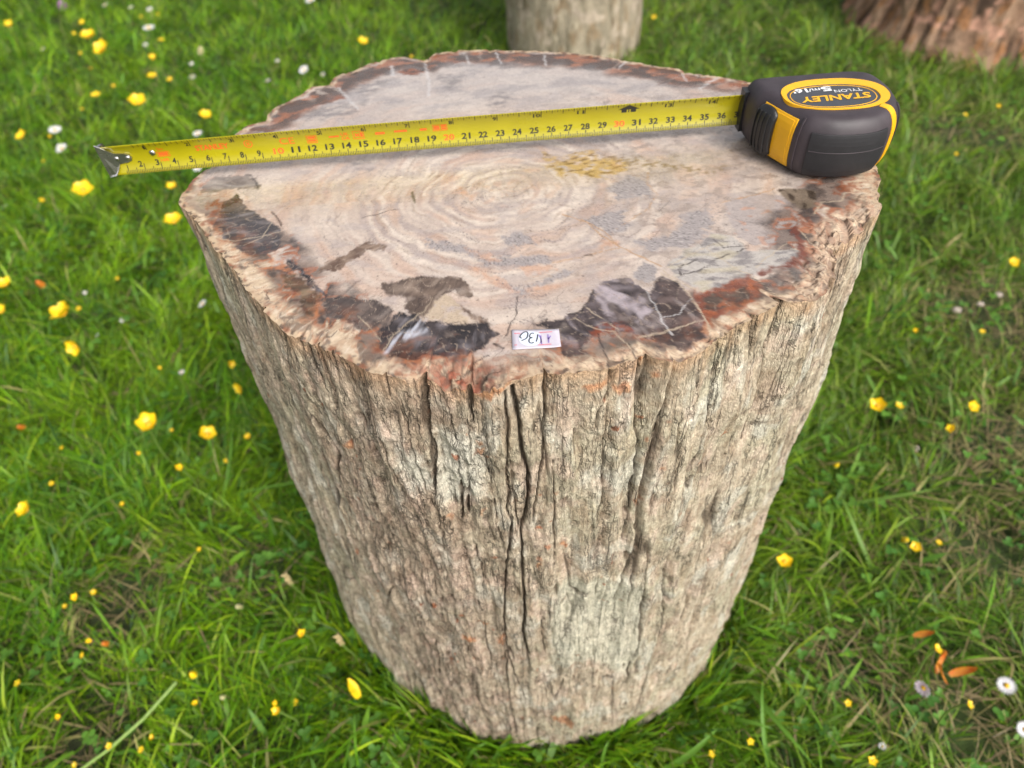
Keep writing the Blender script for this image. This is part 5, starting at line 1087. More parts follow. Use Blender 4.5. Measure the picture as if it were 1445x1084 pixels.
# red print: maker's lettering, approval marks
blade_text(red, 'STANLEY', 6.25, .98, .36, 1.95, .03)
blade_text(red, 'CE', 10.6, .92, .42, .86, .0)
blade_text(red, '5m', 3.25, 1.22, .2, .34, .01); blade_text(red, '16ft', 3.3, .55, .18, .5, .01)
def red_box(x0, x1, v0, v1):
    n = 4; b = len(red[0])
    for x in np.linspace(x0, x1, 2):
        for v in np.linspace(v0, v1, n): red[0].append(blade_pt(np.array(x), np.array(v), .012).tolist())
    for i in range(n - 1): red[1].append((b + i, b + i + 1, b + n + i + 1, b + n + i))
def red_frame(x0, x1, v0, v1, t=.035):
    red_box(x0, x1, v0, v0 + t); red_box(x0, x1, v1 - t, v1); red_box(x0, x0 + t, v0, v1); red_box(x1 - t, x1, v0, v1)
red_frame(2.95, 3.7, .82, 1.14); red_box(3.05, 3.6, .88, 1.08)
red_frame(11.75, 12.35, .86, 1.36); red_box(11.83, 12.27, .95, 1.07); red_box(11.83, 12.27, 1.13, 1.28)
red_box(13.05, 13.65, 1.1, 1.2); blade_text(red, 'UK', 14.0, 1.15, .22, .46, .02); blade_text(red, 'CA', 14.0, .88, .22, .46, .02)
red_frame(14.45, 15.1, .88, 1.4); blade_text(red, 'M', 14.7, 1.0, .26, .24, .01); red_box(14.87, 15.02, .98, 1.3)
red_box(15.75, 16.3, 1.05, 1.2); red_box(16.85, 17.6, 1.1, 1.22); red_box(18.35, 18.75, 1.08, 1.22)
red_frame(19.1, 19.95, .98, 1.4, .03); red_box(19.17, 19.5, 1.05, 1.32); red_box(19.58, 19.88, 1.05, 1.18); red_box(19.58, 19.88, 1.22, 1.34)
# the circled mark between 3 and 4 inches
b0 = len(red[0])
for i in range(25):
    a = 2 * math.pi * i / 24
    for r_ in (.2, .25): red[0].append(blade_pt(np.array(8.35 + r_ * math.cos(a)), np.array(1.15 + r_ * math.sin(a)), .012).tolist())
for i in range(24): red[1].append((b0 + 2 * i, b0 + 2 * i + 1, b0 + 2 * i + 3, b0 + 2 * i + 2))
blade_text(red, 'II', 8.35, 1.04, .22, .16, .02)
part('red_print', red[0], red[1], M_RED, blade, smooth=False, kind='stuff')
# the foot marker at twelve inches
fm = ([], [])
def fquad(pts):
    b = len(fm[0])
    for x, v in pts: fm[0].append(blade_pt(np.array(x), np.array(v), .012).tolist())
    fm[1].append(tuple(range(b, b + len(pts))))
xf = 12 * IN
for i in range(6):
    a0, a1 = -.62 + 1.24 * i / 6, -.62 + 1.24 * (i + 1) / 6
    tp = lambda a: 1.42 + (.34 * (1 - abs(a) / .62) if True else 0)
    fquad([(xf + a0, 1.42), (xf + a1, 1.42), (xf + a1, tp(a1)), (xf + a0, tp(a0))])
fquad([(xf - .42, 1.22), (xf - .12, 1.22), (xf - .12, 1.42), (xf - .42, 1.42)]); fquad([(xf + .12, 1.22), (xf + .42, 1.22), (xf + .42, 1.42), (xf + .12, 1.42)])
fquad([(xf - .03, 1.22), (xf + .03, 1.22), (xf + .03, 1.42), (xf - .03, 1.42)])
part('foot_marker', fm[0], fm[1], M_INK, blade, smooth=False)
# hook, its lip and rivets
def hook_y(v): return blade_pt(np.array(0.0), np.array(v), .03)[1]
HP = [(-.12, -.10), (.28, -.04), (.5, .30), (.66, .64), (1.2, .70), (1.42, .8), (1.5, .98), (1.42, 1.16), (1.2, 1.26), (.6, 1.34), (.28, 1.7), (-.12, 2.1)]
zc_ = ZB - .1
def hook_pt(u, v, o):
    vv = min(max(v, 0.0), WT)
    p = blade_pt(np.array(u), np.array(vv), .03 + o)
    p = p.copy(); p[2] += (v - vv) * .95; p[1] -= abs(v - vv) * .25
    return p
V1 = [hook_pt(u, v, 0) for u, v in HP]; V2 = [hook_pt(u, v, .06) for u, v in HP]
n = len(HP)
F = [tuple(range(n)), tuple(range(2 * n - 1, n - 1, -1))] + [(i, (i + 1) % n, n + (i + 1) % n, n + i) for i in range(n)]
hook = part('hook', V1 + V2, F, M_STEEL, blade, smooth=False)
LV, LF = [], []
vs = np.linspace(-.10, 2.1, 9)
for k, (dx, dy) in enumerate([(-.12, .0), (-.17, .12), (-.15, .45), (-.1, .8)]):
    for v in vs:
        p = hook_pt(0.0, float(v), .06); tp = 1 - .25 * (k / 3)
        LV.append((p[0] + dx, p[1] + dy, ZB + WT * .45 + (p[2] - ZB - WT * .45) * tp))
m9 = len(vs)
for k in range(3):
    for j in range(m9 - 1): LF.append((k * m9 + j, k * m9 + j + 1, (k + 1) * m9 + j + 1, (k + 1) * m9 + j))
lip = part('lip', LV, LF, M_STEEL, hook)
sm = lip.modifiers.new('thick', 'SOLIDIFY'); sm.thickness = .0006
def rivet(u, v, r, parent, lift=.09):
    c0 = hook_pt(u, v, lift - .03); Vv, Ff = [], []
    for k, (rr_, h_) in enumerate([(1, 0), (.92, .05), (.6, .085), (.0, .1)]):
        for i in range(14):
            a = 2 * math.pi * i / 14
            Vv.append((c0[0] + r * rr_ * math.cos(a), c0[1] - h_ * .8, c0[2] + r * rr_ * math.sin(a)))
    for k in range(3):
        for i in range(14): Ff.append((k * 14 + i, k * 14 + (i + 1) % 14, (k + 1) * 14 + (i + 1) % 14, (k + 1) * 14 + i))
    return part('rivet', Vv, Ff, M_STEEL, parent)
rivet(.62, .98, .15, blade, .1); rivet(1.28, .98, .14, blade, .1); rivet(2.75, 1.12, .17, blade, .03)

# ------------------------------------------------------------------ price sticker
M_PAPER = simple('sticker_paper', (.50, .46, .52), .7, var=.05, scale=700)
M_PAPER2 = simple('sticker_oval', (.60, .65, .76), .7, var=.03)
M_PEN = simple('pen_black', (.03, .03, .04), .6, var=.1)
M_PURP = simple('pen_purple', (.24, .16, .42), .6, var=.1)
M_PRED = simple('sticker_red', (.60, .16, .2), .6, var=.1)
lc = np.array(LABEL).mean(0)
stick = empty('price_sticker', (lc[0] / 100, lc[1] / 100, TOP_Z / 100), label='small white price sticker with a handwritten number on the front edge of the stump top', category='sticker')
zs = TOP_Z + .05
def quad_grid(P, n=10):
    P = np.array(P, float); out = []
    for i in range(n + 1):
        for j in range(n + 1):
            u, v = i / n, j / n
            out.append((*((P[0] * (1 - u) + P[1] * u) * (1 - v) + (P[3] * (1 - u) + P[2] * u) * v), zs + .012 * math.sin(u * 5) * v + .07 * (u * v) ** 5 + .04 * ((1 - u) * (1 - v)) ** 5))
    return out, [tuple(int(q) for q in r) for r in grid_quads(n + 1, n + 1)]
Vs, Fs = quad_grid(LABEL)
paper = part('paper', Vs, Fs, M_PAPER, stick)
so = paper.modifiers.new('thick', 'SOLIDIFY'); so.thickness = .00008; so.offset = 0
ov = smooth_closed(STROKES['oval'][0], 48)
part('oval_patch', [(*p, zs + .028) for p in ov] + [(*ov.mean(0), zs + .028)], [(i, (i + 1) % 48, 48) for i in range(48)], M_PAPER2, stick)
def pen(name, lines, w, mat, z):
    Vv, Ff = [], []
    for ln in lines:
        P = np.array(ln, float); m = len(P)
        if m > 2:
            t = np.linspace(0, m - 1, (m - 1) * 5 + 1); Q = []
            for q in t:
                k = min(int(q), m - 2); f = q - k
                a, b, c_, d = P[max(k - 1, 0)], P[k], P[k + 1], P[min(k + 2, m - 1)]
                Q.append(.5 * (2 * b + (c_ - a) * f + (2 * a - 5 * b + 4 * c_ - d) * f * f + (3 * b - a - 3 * c_ + d) * f ** 3))
            P = np.array(Q)
        tg = np.gradient(P, axis=0); tg /= np.linalg.norm(tg, axis=1)[:, None] + 1e-9
        nn = np.stack([-tg[:, 1], tg[:, 0]], -1) * w / 2; b = len(Vv)
        for p, q in zip(P, nn): Vv += [(*(p - q), z), (*(p + q), z)]
        for i in range(len(P) - 1): Ff.append((b + 2 * i, b + 2 * i + 1, b + 2 * i + 3, b + 2 * i + 2))
    part(name, Vv, Ff, mat, stick, smooth=False)
pen('handwriting', STROKES['black'], .058, M_PEN, zs + .036)
pen('purple_marks', STROKES['purple'], .05, M_PURP, zs + .034)
pen('red_lines', STROKES['red'], .045, M_PRED, zs + .032)

# ------------------------------------------------------------------ lawn
def in_stump(x, y, pad=0.0):
    a = (np.degrees(np.arctan2(y, x)) + 180) % 360 - 180
    m_ = np.hypot(x, y) < r_foot(a) - .2 + pad
    m_ |= np.hypot(x - 23.2, y - 152) < 15.5 + pad
    m_ |= np.hypot(x - 124, y - 153) < 28 + pad
    return m_
def bare_at(x, y):
    b = np.zeros_like(x)
    for (p, r) in MISC['bare']:
        b = np.maximum(b, np.exp(-(((x - p[0]) ** 2 + (y - p[1]) ** 2) / (r * .88) ** 2)))
    return b
def lawn_points(n):
    """points over the visible part of the lawn (cm) with a margin; sparser far away"""
    xs, ys = [], []; got = 0
    while got < n:
        y = rng.uniform(-36, 262, n); x = rng.uniform(-190, 215, n)
        k = (x > -75 - .46 * (y + 15)) & (x < 66 + .58 * (y + 22)) & (~in_stump(x, y))
        dist = np.hypot(y + 37, 75)
        k &= rng.random(n) < np.clip((95 / dist) ** 1.7, 0, 1)
        xs.append(x[k]); ys.append(y[k]); got += k.sum()
    return np.concatenate(xs)[:n], np.concatenate(ys)[:n]
def blades(x, y, length, width, lean, curve, colors, az=None, nseg=3, z0=None):
    """curved tapering blades. lean = tilt of the base from upright, curve = extra bend to the tip (radians)"""
    n = len(x); az = rng.uniform(0, 2 * np.pi, n) if az is None else az
    tw = rng.uniform(-.9, .9, n)
    dx, dy = np.cos(az), np.sin(az); sx, sy = -np.sin(az + tw), np.cos(az + tw)
    px, py = x.copy(), y.copy(); pz = np.zeros(n) - .3 if z0 is None else z0.copy()
    rows = []; wprof = [.75, 1.0, .72, 0] if nseg == 3 else [.7, .95, 1.0, .7, 0]
    for s in range(nseg + 1):
        w = width * wprof[s] / 2
        if s < nseg:
            rows.append(np.stack([px - sx * w, py - sy * w, pz], -1)); rows.append(np.stack([px + sx * w, py + sy * w, pz + w * .3], -1))
        else:
            rows.append(np.stack([px, py, pz], -1))
        a = np.clip(lean + curve * (s + .5) / nseg, 0, 1.75); l = length / nseg
        px = px + dx * np.sin(a) * l; py = py + dy * np.sin(a) * l; pz = np.maximum(pz + np.cos(a) * l, .15)
    V = np.stack(rows, 1); k = 2 * nseg + 1
    b = (np.arange(n) * k)[:, None]
    quads = np.concatenate([b + np.array([2 * i, 2 * i + 1, 2 * i + 3, 2 * i + 2]) for i in range(nseg - 1)], 0)
    tris = b + np.array([2 * nseg - 2, 2 * nseg - 1, 2 * nseg])
    cols = np.repeat(colors[:, None, :], k, 1).copy()
    return V.reshape(-1, 3) / 100, quads, tris, cols.reshape(-1, 3)
def grass_colors(x, y, n, dry=.0):
    hue = fbm(x / 22, y / 22, 400, 3); side = sst(-40, 90, x + .2 * y)
    g1, g2, g3, g4 = np.array([.108, .262, .004]), np.array([.210, .375, .006]), np.array([.34, .46, .018]), np.array([.030, .105, .010])
    c_ = np.broadcast_to(g1, (n, 3)).copy()
    c_ = mix(c_, g2, sst(-.3, .4, hue + rng.normal(0, .3, n)))
    c_ = mix(c_, g3, (rng.random(n) < .16) * rng.uniform(.4, 1, n))
    c_ = mix(c_, g4, (rng.random(n) < .22 + .12 * side) * rng.uniform(.4, 1, n))
    c_ = mix(c_, np.array([.17, .20, .055]), side * rng.uniform(0, .6, n))
    c_ = mix(c_, np.array([.42, .34, .15]), (rng.random(n) < .035 + .05 * side + dry) * rng.uniform(.5, 1, n))
    return c_ * (rng.uniform(.6, 1.25, n) * (1 + .35 * fbm(x / 9, y / 9, 410, 3)))[:, None]
def lawn(name, N, len_rng, wid, lean, curve, bare_cut, nseg=3):
    x, y = lawn_points(N)
    bb = bare_at(x, y)
    k = rng.random(len(x)) > bb * bare_cut
    x, y, bb = x[k], y[k], bb[k]; n = len(x)
    tall = np.clip(1 + .4 * fbm(x / 14, y / 14, 420, 3), .6, 1.3)
    az = 2 * np.pi * fbm(x / 16, y / 16, 430, 2) * 1.3 + rng.normal(0, 1.1, n)
    # blades near the stump lean out of it rather than through it
    rs = np.hypot(x, y); near = rs < 25
    az = np.where(near, np.arctan2(y, x) + rng.normal(0, .9, n), az)
    far = np.clip(np.hypot(y + 37, 75) / 95, 1, 3)
    ln = rng.uniform(*len_rng, n) * tall * (1 - .45 * bb)
    V, q, t, cl = blades(x, y, ln, rng.uniform(*wid, n) * far ** .5, rng.uniform(*lean, n), rng.uniform(*curve, n), grass_colors(x, y, n, bb * .45), az, nseg)
    link(name, new_mesh(name, V, quads=q, tris=t, colors=cl), M_GRASS, kind='stuff', label=None or 'fine green lawn grass growing around the stumps', category='grass')
lawn('grass', 190000, (2.2, 5.8), (.08, .17), (.15, 1.05), (.1, 1.1), .85)
lawn('long_grass', 24000, (4.0, 8.5), (.15, .36), (.25, 1.0), (.6, 1.6), 1.0, 4)
for nm, lb in (('grass', 'short fine green lawn grass covering the ground around the stumps'), ('long_grass', 'longer bent green grass blades rising out of the lawn')):
    bpy.data.objects[nm]['label'] = lb

# taller tufts against the foot of the stump, some crossing it
n = 3600
a_ = rng.uniform(-180, 180, n); rr_ = r_foot(a_) + rng.gamma(1.6, .9, n) - .1
x, y = rr_ * np.cos(np.radians(a_)), rr_ * np.sin(np.radians(a_)); clump = sst(-.35, .3, pn(np.radians(a_) * 5, a_ * 0, 460)); k = rng.random(n) < .35 + .65 * clump
x, y, a_, clump = x[k], y[k], a_[k], clump[k]; n = len(x)
V, q, t, cl = blades(x, y, rng.uniform(2.2, 5.5, n) * (.8 + .7 * clump), rng.uniform(.12, .32, n), rng.uniform(.0, .55, n), rng.uniform(.2, 1.2, n), grass_colors(x, y, n), np.radians(a_) + rng.choice([-1.5, 1.5, 0.3], n) + rng.normal(0, .5, n), 4)
link('foot_grass', new_mesh('foot_grass', V, quads=q, tris=t, colors=cl), M_GRASS, kind='stuff', label='taller grass tufts crowding the foot of the large stump', category='grass')

# dry thatch lying flat between the blades
x, y = lawn_points(30000); bb = bare_at(x, y); k = rng.random(len(x)) < .16 + .84 * bb + .12 * sst(20, 90, x); x, y = x[k], y[k]; n = len(x)
tc = mix(np.broadcast_to(np.array([.36, .28, .14]), (n, 3)).copy(), np.array([.2, .14, .07]), rng.random(n)) * rng.uniform(.6, 1.2, n)[:, None]
V, q, t, cl = blades(x, y, rng.uniform(2, 6, n), rng.uniform(.08, .2, n), np.full(n, 1.35), rng.uniform(0, .3, n), tc, None, 3, rng.uniform(.2, 1.6, n))
link('thatch', new_mesh('thatch', V, quads=q, tris=t, colors=cl), M_GRASS, kind='stuff', label='dry straw thatch lying between the grass blades', category='thatch')

# small round clover and daisy leaves low in the turf
x, y = lawn_points(11000); k = rng.random(len(x)) < sst(-.35, .35, fbm(x / 14, y / 14, 440, 3)); x, y = x[k], y[k]; n = len(x)
leafV, leafQ, leafC = [], [], []
NL = 8
h = rng.uniform(.6, 2.6, n); sz = rng.uniform(.2, .5, n); a0 = rng.uniform(0, 6.28, n)
cl0 = mix(np.broadcast_to(np.array([.05, .15, .018]), (n, 3)).copy(), np.array([.12, .26, .03]), rng.random(n)) * rng.uniform(.8, 1.2, n)[:, None]
t_ = np.linspace(0, 2 * np.pi, NL, endpoint=False)
allV, allT, allC = [], [], []
base_i = 0
for lf in range(3):
    a = a0 + lf * 2.094 + rng.normal(0, .12, n); ti = rng.uniform(-.1, .45, n)
    cx, cy, czv = x + np.cos(a) * sz * .85, y + np.sin(a) * sz * .85, h + np.sin(ti) * sz * .5
    lx, ly = np.cos(t_)[None] * .85, np.sin(t_)[None] * .75
    u = lx * sz[:, None]; v = ly * sz[:, None]
    X_ = cx[:, None] + u * np.cos(a)[:, None] * np.cos(ti)[:, None] - v * np.sin(a)[:, None]
    Y_ = cy[:, None] + u * np.sin(a)[:, None] * np.cos(ti)[:, None] + v * np.cos(a)[:, None]
    Z_ = czv[:, None] + u * np.sin(ti)[:, None] + .12 * np.abs(ly) * sz[:, None]
    rim_ = np.stack([X_, Y_, Z_], -1); ctr = np.stack([cx, cy, czv - .05], -1)[:, None]
    allV.append(np.concatenate([rim_, ctr], 1).reshape(-1, 3))
    b = base_i + (np.arange(n) * (NL + 1))[:, None]
    allT.append(np.concatenate([b + np.array([i, (i + 1) % NL, NL]) for i in range(NL)], 0))
    allC.append(np.repeat(cl0, NL + 1, 0)); base_i += n * (NL + 1)
link('clover_leaves', new_mesh('clover_leaves', np.concatenate(allV) / 100, tris=np.concatenate(allT), colors=np.concatenate(allC)), M_LEAF, kind='stuff', label='small green clover leaves low in the turf', category='leaves')

# broader weed leaves pressed into the turf
x, y = lawn_points(1800); k = rng.random(len(x)) > .5 * bare_at(x, y); x, y = x[k], y[k]; n = len(x)
wc = mix(np.broadcast_to(np.array([.07, .18, .015]), (n, 3)).copy(), np.array([.15, .29, .02]), rng.random(n)) * rng.uniform(.7, 1.2, n)[:, None]
V, q, t, cl = blades(x, y, rng.uniform(1.8, 4.2, n), rng.uniform(.3, .75, n), rng.uniform(.5, 1.2, n), rng.uniform(.2, .8, n), wc, None, 4, rng.uniform(.2, 1.8, n))
link('weed_leaves', new_mesh('weed_leaves', V, quads=q, tris=t, colors=cl), M_LEAF, kind='stuff', label='broad green weed leaves pressed into the turf', category='leaves')

# single long blades one can pick out
def long_blade(p, q, w, col, i, label, group):
    p, q = np.array(p, float), np.array(q, float); t = np.linspace(0, 1, 9); L_ = np.linalg.norm(q - p)
    side = np.array([-(q - p)[1], (q - p)[0]]) / (L_ + 1e-9)
    Vv = []
    for s in t:
        c0 = p + (q - p) * s + side * .08 * L_ * math.sin(s * 3.1) * (1 if i % 2 else -1)
        z = .4 + 4.6 * math.sin(min(s * 1.9, 2.2)) * .9
        ww = w * (1 - s ** 3) * .5 + .01
        Vv += [(*(c0 - side * ww), z), (*c0, z - ww * .5), (*(c0 + side * ww), z)]
    Ff = []
    for k in range(8):
        for j in range(2): Ff.append((3 * k + j, 3 * k + j + 1, 3 * k + j + 4, 3 * k + j + 3))
    root = np.array([p[0], p[1], 0]) / 100
    V = np.array(Vv) / 100 - root
    me = new_mesh('long_blade', V, Ff, colors=np.broadcast_to(col, (len(V), 3)))
    link('long_blade', me, M_GRASS, loc=root, label=label, category='grass blade', group=group)
BL = ['broad bright grass blade crossing the stump foot left of its middle', 'short bright grass blade left of the one crossing the stump foot', 'broad bright grass blade leaning right from the bottom edge by the stump foot', 'thin upright grass blade against the stump foot', 'long pale grass blade lying level right of the stump', 'wide pale leaf blade standing in the right lawn', 'long bright grass blade curving down at the bottom right of the stump', 'upright grass blade beside the long curving one at bottom right', 'bright grass blade leaning away from the stump foot on the right', 'long arching grass blade left of the stump at mid height', 'straight grass blade in the lower part of the left lawn', 'long grass blade near the left edge below the yellow blooms', 'upright grass blade left of the frilly buttercup']
for i, (p, q) in enumerate(MISC['blades']):
    long_blade(p, q, [.55, .4, .6, .3, .4, .5, .6, .4, .5, .55, .4, .4, .4][i], np.array([.13, .28, .03]) if i not in (4, 5) else np.array([.17, .30, .05]), i, BL[i], 'long grass blades standing out of the lawn')

# ------------------------------------------------------------------ flowers
def petal_mesh(name, L_, W_, cup, mat):
    Vv, Ff = [], []; nu, nv = 6, 5
    for i in range(nu):
        u = i / (nu - 1); w = W_ * (math.sin(math.pi * min(.12 + u * .80, 1)) ** .6) * (1 if u < .85 else .8)
        for j in range(nv):
            v = j / (nv - 1) * 2 - 1
            Vv.append((L_ * u * (1 - .12 * v * v), w * v * .5, cup * (u ** 1.6) + .10 * L_ * v * v * u))
    for i in range(nu - 1):
        for j in range(nv - 1): Ff.append((i * nv + j, i * nv + j + 1, (i + 1) * nv + j + 1, (i + 1) * nv + j))
    me = new_mesh(name, np.array(Vv), Ff); me.materials.append(mat)
    return me
def dome_mesh(name, r, h, mat, n=10, bumps=.12):
    Vv, Ff = [], []
    for k in range(4):
        a = k / 4 * math.pi / 2
        for i in range(n):
            t = 2 * math.pi * i / n; q = r * math.cos(a) * (1 + bumps * math.sin(t * 5 + k))
            Vv.append((q * math.cos(t), q * math.sin(t), h * math.sin(a)))
    Vv.append((0, 0, h))
    for k in range(3):
        for i in range(n): Ff.append((k * n + i, k * n + (i + 1) % n, (k + 1) * n + (i + 1) % n, (k + 1) * n + i))
    for i in range(n): Ff.append((3 * n + i, 3 * n + (i + 1) % n, 4 * n))
    me = new_mesh(name, np.array(Vv), Ff); me.materials.append(mat)
    return me
def stem_mesh(name, mat):
    Vv, Ff = [], []
    for k in range(7):
        t = k / 6
        for i in range(5):
            a = 2 * math.pi * i / 5
            Vv.append((.0011 * (1.2 - .4 * t) * math.cos(a) + .06 * math.sin(t * math.pi) * .1, .0011 * (1.2 - .4 * t) * math.sin(a) + .02 * .1 * math.sin(t * 6), t))
    for k in range(6):
        for i in range(5): Ff.append((k * 5 + i, k * 5 + (i + 1) % 5, (k + 1) * 5 + (i + 1) % 5, (k + 1) * 5 + i))
    me = new_mesh(name, np.array(Vv), Ff); me.materials.append(mat)
    return me
def merged(name, pieces):
    """one mesh of several (mesh, matrix) pieces, keeping their materials"""
    Vv, Ff, mi, mats = [], [], [], []
    for me, mat4 in pieces:
        b = len(Vv); Vv += [tuple(mat4 @ v.co) for v in me.vertices]
        m_ = me.materials[0]
        if m_ not in mats: mats.append(m_)
        for p in me.polygons: Ff.append(tuple(b + i for i in p.vertices)); mi.append(mats.index(m_))
    me = new_mesh(name, np.array(Vv), Ff)
    for m_ in mats: me.materials.append(m_)
    me.polygons.foreach_set('material_index', np.array(mi, np.int32))
    return me
PET_Y = [petal_mesh('petal', .0105, .0112, .004, M_YPETAL), petal_mesh('petal', .0100, .0108, .0062, M_YPETAL)]
EYE_Y = dome_mesh('flower_centre', .0034, .0034, M_YCENTRE)
STEM = stem_mesh('stem', M_STEM)
def Rz(a): return Matrix.Rotation(a, 4, 'Z')
ray_w = petal_mesh('ray', .0085, .0022, .001, M_WPETAL); ray_p = petal_mesh('ray', .0085, .0024, .003, M_PPETAL)
RAYS_W = merged('petal_ring', [(ray_w, Rz(2 * math.pi * i / 21) @ Matrix.Translation((.0022, 0, .0006 * (i % 2)))) for i in range(21)])
RAYS_P = merged('petal_ring', [(ray_p, Rz(2 * math.pi * i / 18) @ Matrix.Translation((.002, 0, .0006 * (i % 2)))) for i in range(18)])
EYE_D = dome_mesh('flower_centre', .0030, .0026, M_YCENTRE)
I4 = Matrix.Identity(4)
PET_S = petal_mesh('petal', .0110, .0082, .0035, M_YPETAL)
SMALL_Y = [merged('buttercup', [(PET_S, Rz(2 * math.pi * i / 5)) for i in range(5)] + [(EYE_Y, I4)]), merged('buttercup', [(PET_S, Rz(2 * math.pi * i / 5 + .2) @ Matrix.Rotation(-.45 + .2 * (i % 2), 4, 'Y')) for i in range(5)] + [(EYE_Y, I4)])]
SMALL_D = merged('daisy', [(RAYS_W, I4), (EYE_D, Matrix.Translation((0, 0, .001)))])
def bud_mesh(mat):
    return merged('flower_bud', [(dome_mesh('bud', .004, .011, mat, 9, .1), I4), (dome_mesh('bud', .0045, .004, M_STEM, 9, .15), Matrix.Translation((0, 0, -.001)))])
BUDS = {'orange': bud_mesh(M_OPETAL), 'cream': bud_mesh(M_CREAM), 'yellow': bud_mesh(M_YPETAL), 'purple': merged('flower_bud', [(dome_mesh('bud', .006, .009, M_PURPLE, 12, .25), I4)])}
def stem_child(parent, h, head):
    st = link('stem', STEM, parent=parent)
    st.scale = (1, 1, h); st.rotation_euler = (0, 0, fr.uniform(0, 6.28)) if parent.name[0] != 's' else (0, 0, 0)
    return st
fr = random.Random(21)
for kind, x, y, z, size, px, label, group in FLOWERS:
    h = z / 100 * (1.0 if px > 12 else .62)
    off = (0.0, 0.0)
    yaw, tilt = fr.uniform(0, 6.28), fr.uniform(.05, .55)
    if 'side view' in label: tilt = 1.25
    if 'orange' in label and kind == 'buttercup': tilt = .6
    az = -math.pi / 2 + fr.uniform(-1.4, 1.4)
    Hm = Matrix.Translation((off[0], off[1], h)) @ Matrix.Rotation(az, 4, 'Z') @ Matrix.Rotation(tilt, 4, 'Y') @ Rz(yaw)
    root_loc = (x / 100 - off[0], y / 100 - off[1], 0)
    if kind == 'bud':
        mk = 'orange' if 'orange' in label else 'purple' if 'purple' in label else 'yellow' if 'yellow' in label else 'cream'
        t = empty('flower_bud', root_loc, label=label, category='flower bud', group=group)
        hd = link('bud', BUDS[mk], parent=t); hd.matrix_local = Hm @ Matrix.Scale(size / .95, 4)
        stem_child(t, h, off); continue
    sc = (1.2 if px > 12 else .85) * size / (2.2 if kind == 'buttercup' else 2.15)
    sc = max(sc, .35)
    t = empty(kind, root_loc, label=label, category='flower', group=group)
    S = Matrix.Scale(sc, 4)
    if kind == 'daisy':
        pink = 'pink' in label
        rg = link('petal_ring', RAYS_P if pink else RAYS_W, parent=t, kind='stuff'); rg.matrix_local = Hm @ S
        ey = link('flower_centre', EYE_D, parent=t); ey.matrix_local = Hm @ S @ Matrix.Translation((0, 0, .001))
    elif px >= 16:
        pm = PET_Y[0 if fr.random() < .6 else 1]
        for i in range(5):
            p_ = link('petal', pm, parent=t)
            p_.matrix_local = Hm @ S @ Rz(2 * math.pi * i / 5 + fr.uniform(-.08, .08)) @ Matrix.Rotation(fr.uniform(-.25, .1), 4, 'Y')
        ey = link('flower_centre', EYE_Y, parent=t); ey.matrix_local = Hm @ S
    else:
        hd = link('corolla', SMALL_Y[fr.random() < .5], parent=t); hd.matrix_local = Hm @ S
    stem_child(t, h, off)

# ------------------------------------------------------------------ small things on the lawn
def pebble(name, x, y, size, label):
    n, m_ = 14, 9; Vv, Ff = [], []
    for k in range(m_):
        a = -math.pi / 2 + math.pi * k / (m_ - 1)
        for i in range(n):
            t = 2 * math.pi * i / n; q = 1 + .18 * float(pn(np.array(math.cos(t) * 1.3 + x), np.array(math.sin(a) * 1.3 + y), 3))
            Vv.append((q * math.cos(a) * math.cos(t) * size * .5, q * math.cos(a) * math.sin(t) * size * .4, q * math.sin(a) * size * .3 + .25 * size))
    for k in range(m_ - 1):
        for i in range(n): Ff.append((k * n + i, k * n + (i + 1) % n, (k + 1) * n + (i + 1) % n, (k + 1) * n + i))
    link(name, new_mesh(name, np.array(Vv) / 100, Ff), M_PEBBLE, loc=(x / 100, y / 100, .006), label=label, category='pebble', group='pebbles on bare soil in the lawn')
for ((p, s), lb) in zip(MISC['pebbles'], ['pale pinkish pebble on bare soil right of the stump, left one of three', 'pale pebble on bare soil near the right edge, upper right of three', 'pale pebble on bare soil between the two others at right', 'small pale pebble alone in the right lawn']):
    pebble('pebble', p[0], p[1], s, lb)
pet_o = petal_mesh('fallen_petal', .019, .0065, .010, M_OPETAL)
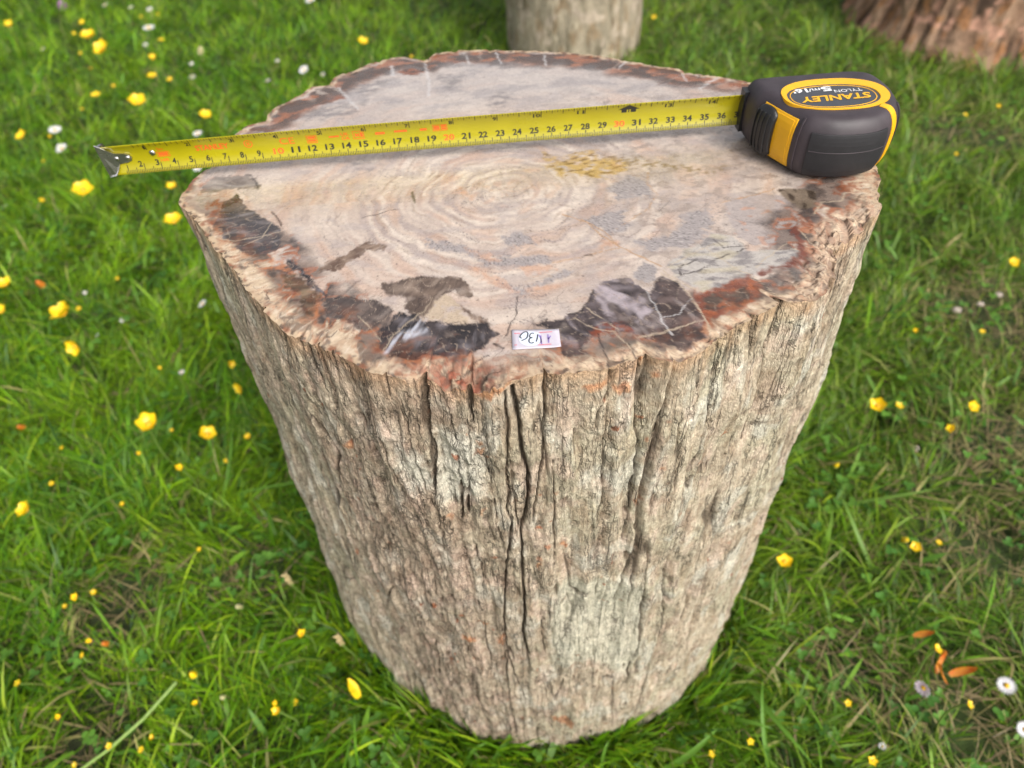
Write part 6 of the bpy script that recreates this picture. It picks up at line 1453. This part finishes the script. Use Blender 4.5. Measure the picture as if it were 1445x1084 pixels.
for p, rz, s, lb in zip(MISC['petals'], (.2, 1.4, 2.4, .3), (1.0, 1.2, 1.1, 1.25), ('orange red fallen petal lying alone left of the small bud, lower right lawn', 'orange fallen petal standing at the top of the curled cluster', 'long orange fallen petal at the right of the curled cluster', 'orange red fallen petal lowest in the curled cluster')):
    o = link('fallen_petal', pet_o, loc=(p[0] / 100, p[1] / 100, .024), label=lb, category='petal', group='orange petals fallen on the lawn')
    o.rotation_euler = (.5, -.3, rz); o.scale = (s, s, s)
yl = petal_mesh('yellow_leaf', .022, .010, .003, M_YPETAL)
o = link('yellow_leaf', yl, loc=(MISC['yleaf'][0][0] / 100, MISC['yleaf'][0][1] / 100, .035), label='yellow withered leaf in the grass left of the stump foot', category='leaf'); o.rotation_euler = (.3, -.2, 2.2)
# fallen stalk
P = np.array(MISC['stalk']); Vv, Ff = [], []
for k, p in enumerate(P):
    for i in range(6):
        a = 2 * math.pi * i / 6; tg = (P[-1] - P[0]) / np.linalg.norm(P[-1] - P[0]); sd2 = np.array([-tg[1], tg[0]])
        q = p + sd2 * .19 * math.cos(a) + sd2 * .5 * math.sin(k * 1.3); Vv.append((*q, 3.6 - .5 * k + .19 * math.sin(a)))
for k in range(len(P) - 1):
    for i in range(6): Ff.append((k * 6 + i, k * 6 + (i + 1) % 6, (k + 1) * 6 + (i + 1) % 6, (k + 1) * 6 + i))
r0_ = np.array([*P[-1], 0]) / 100
link('fallen_stalk', new_mesh('fallen_stalk', np.array(Vv) / 100 - r0_, Ff), simple('pale_stalk', (.19, .29, .06), .5), loc=r0_, label='long pale green fallen stalk lying slantwise at the lower left', category='stalk')
# grass seed heads
for (x, y), lb in zip(MISC['seed'], ('pale grass seed head left of the stump, upper of two', 'pale grass seed head close to the stump side, lower of two')):
    t = empty('seed_head', (x / 100, y / 100, 0), label=lb, category='seed head', group='grass seed heads beside the stump')
    stem_child(t, .07, (0, 0))
    pcs = []
    sp_ = dome_mesh('spikelet', .0018, .006, M_DRY, 7, .2)
    for k in range(14):
        pcs.append((sp_, Matrix.Translation((0, 0, .062 + .0016 * k)) @ Rz(k * 2.4) @ Matrix.Rotation(.6, 4, 'Y')))
    link('spikelets', merged('spikelets', pcs), parent=t, kind='stuff')
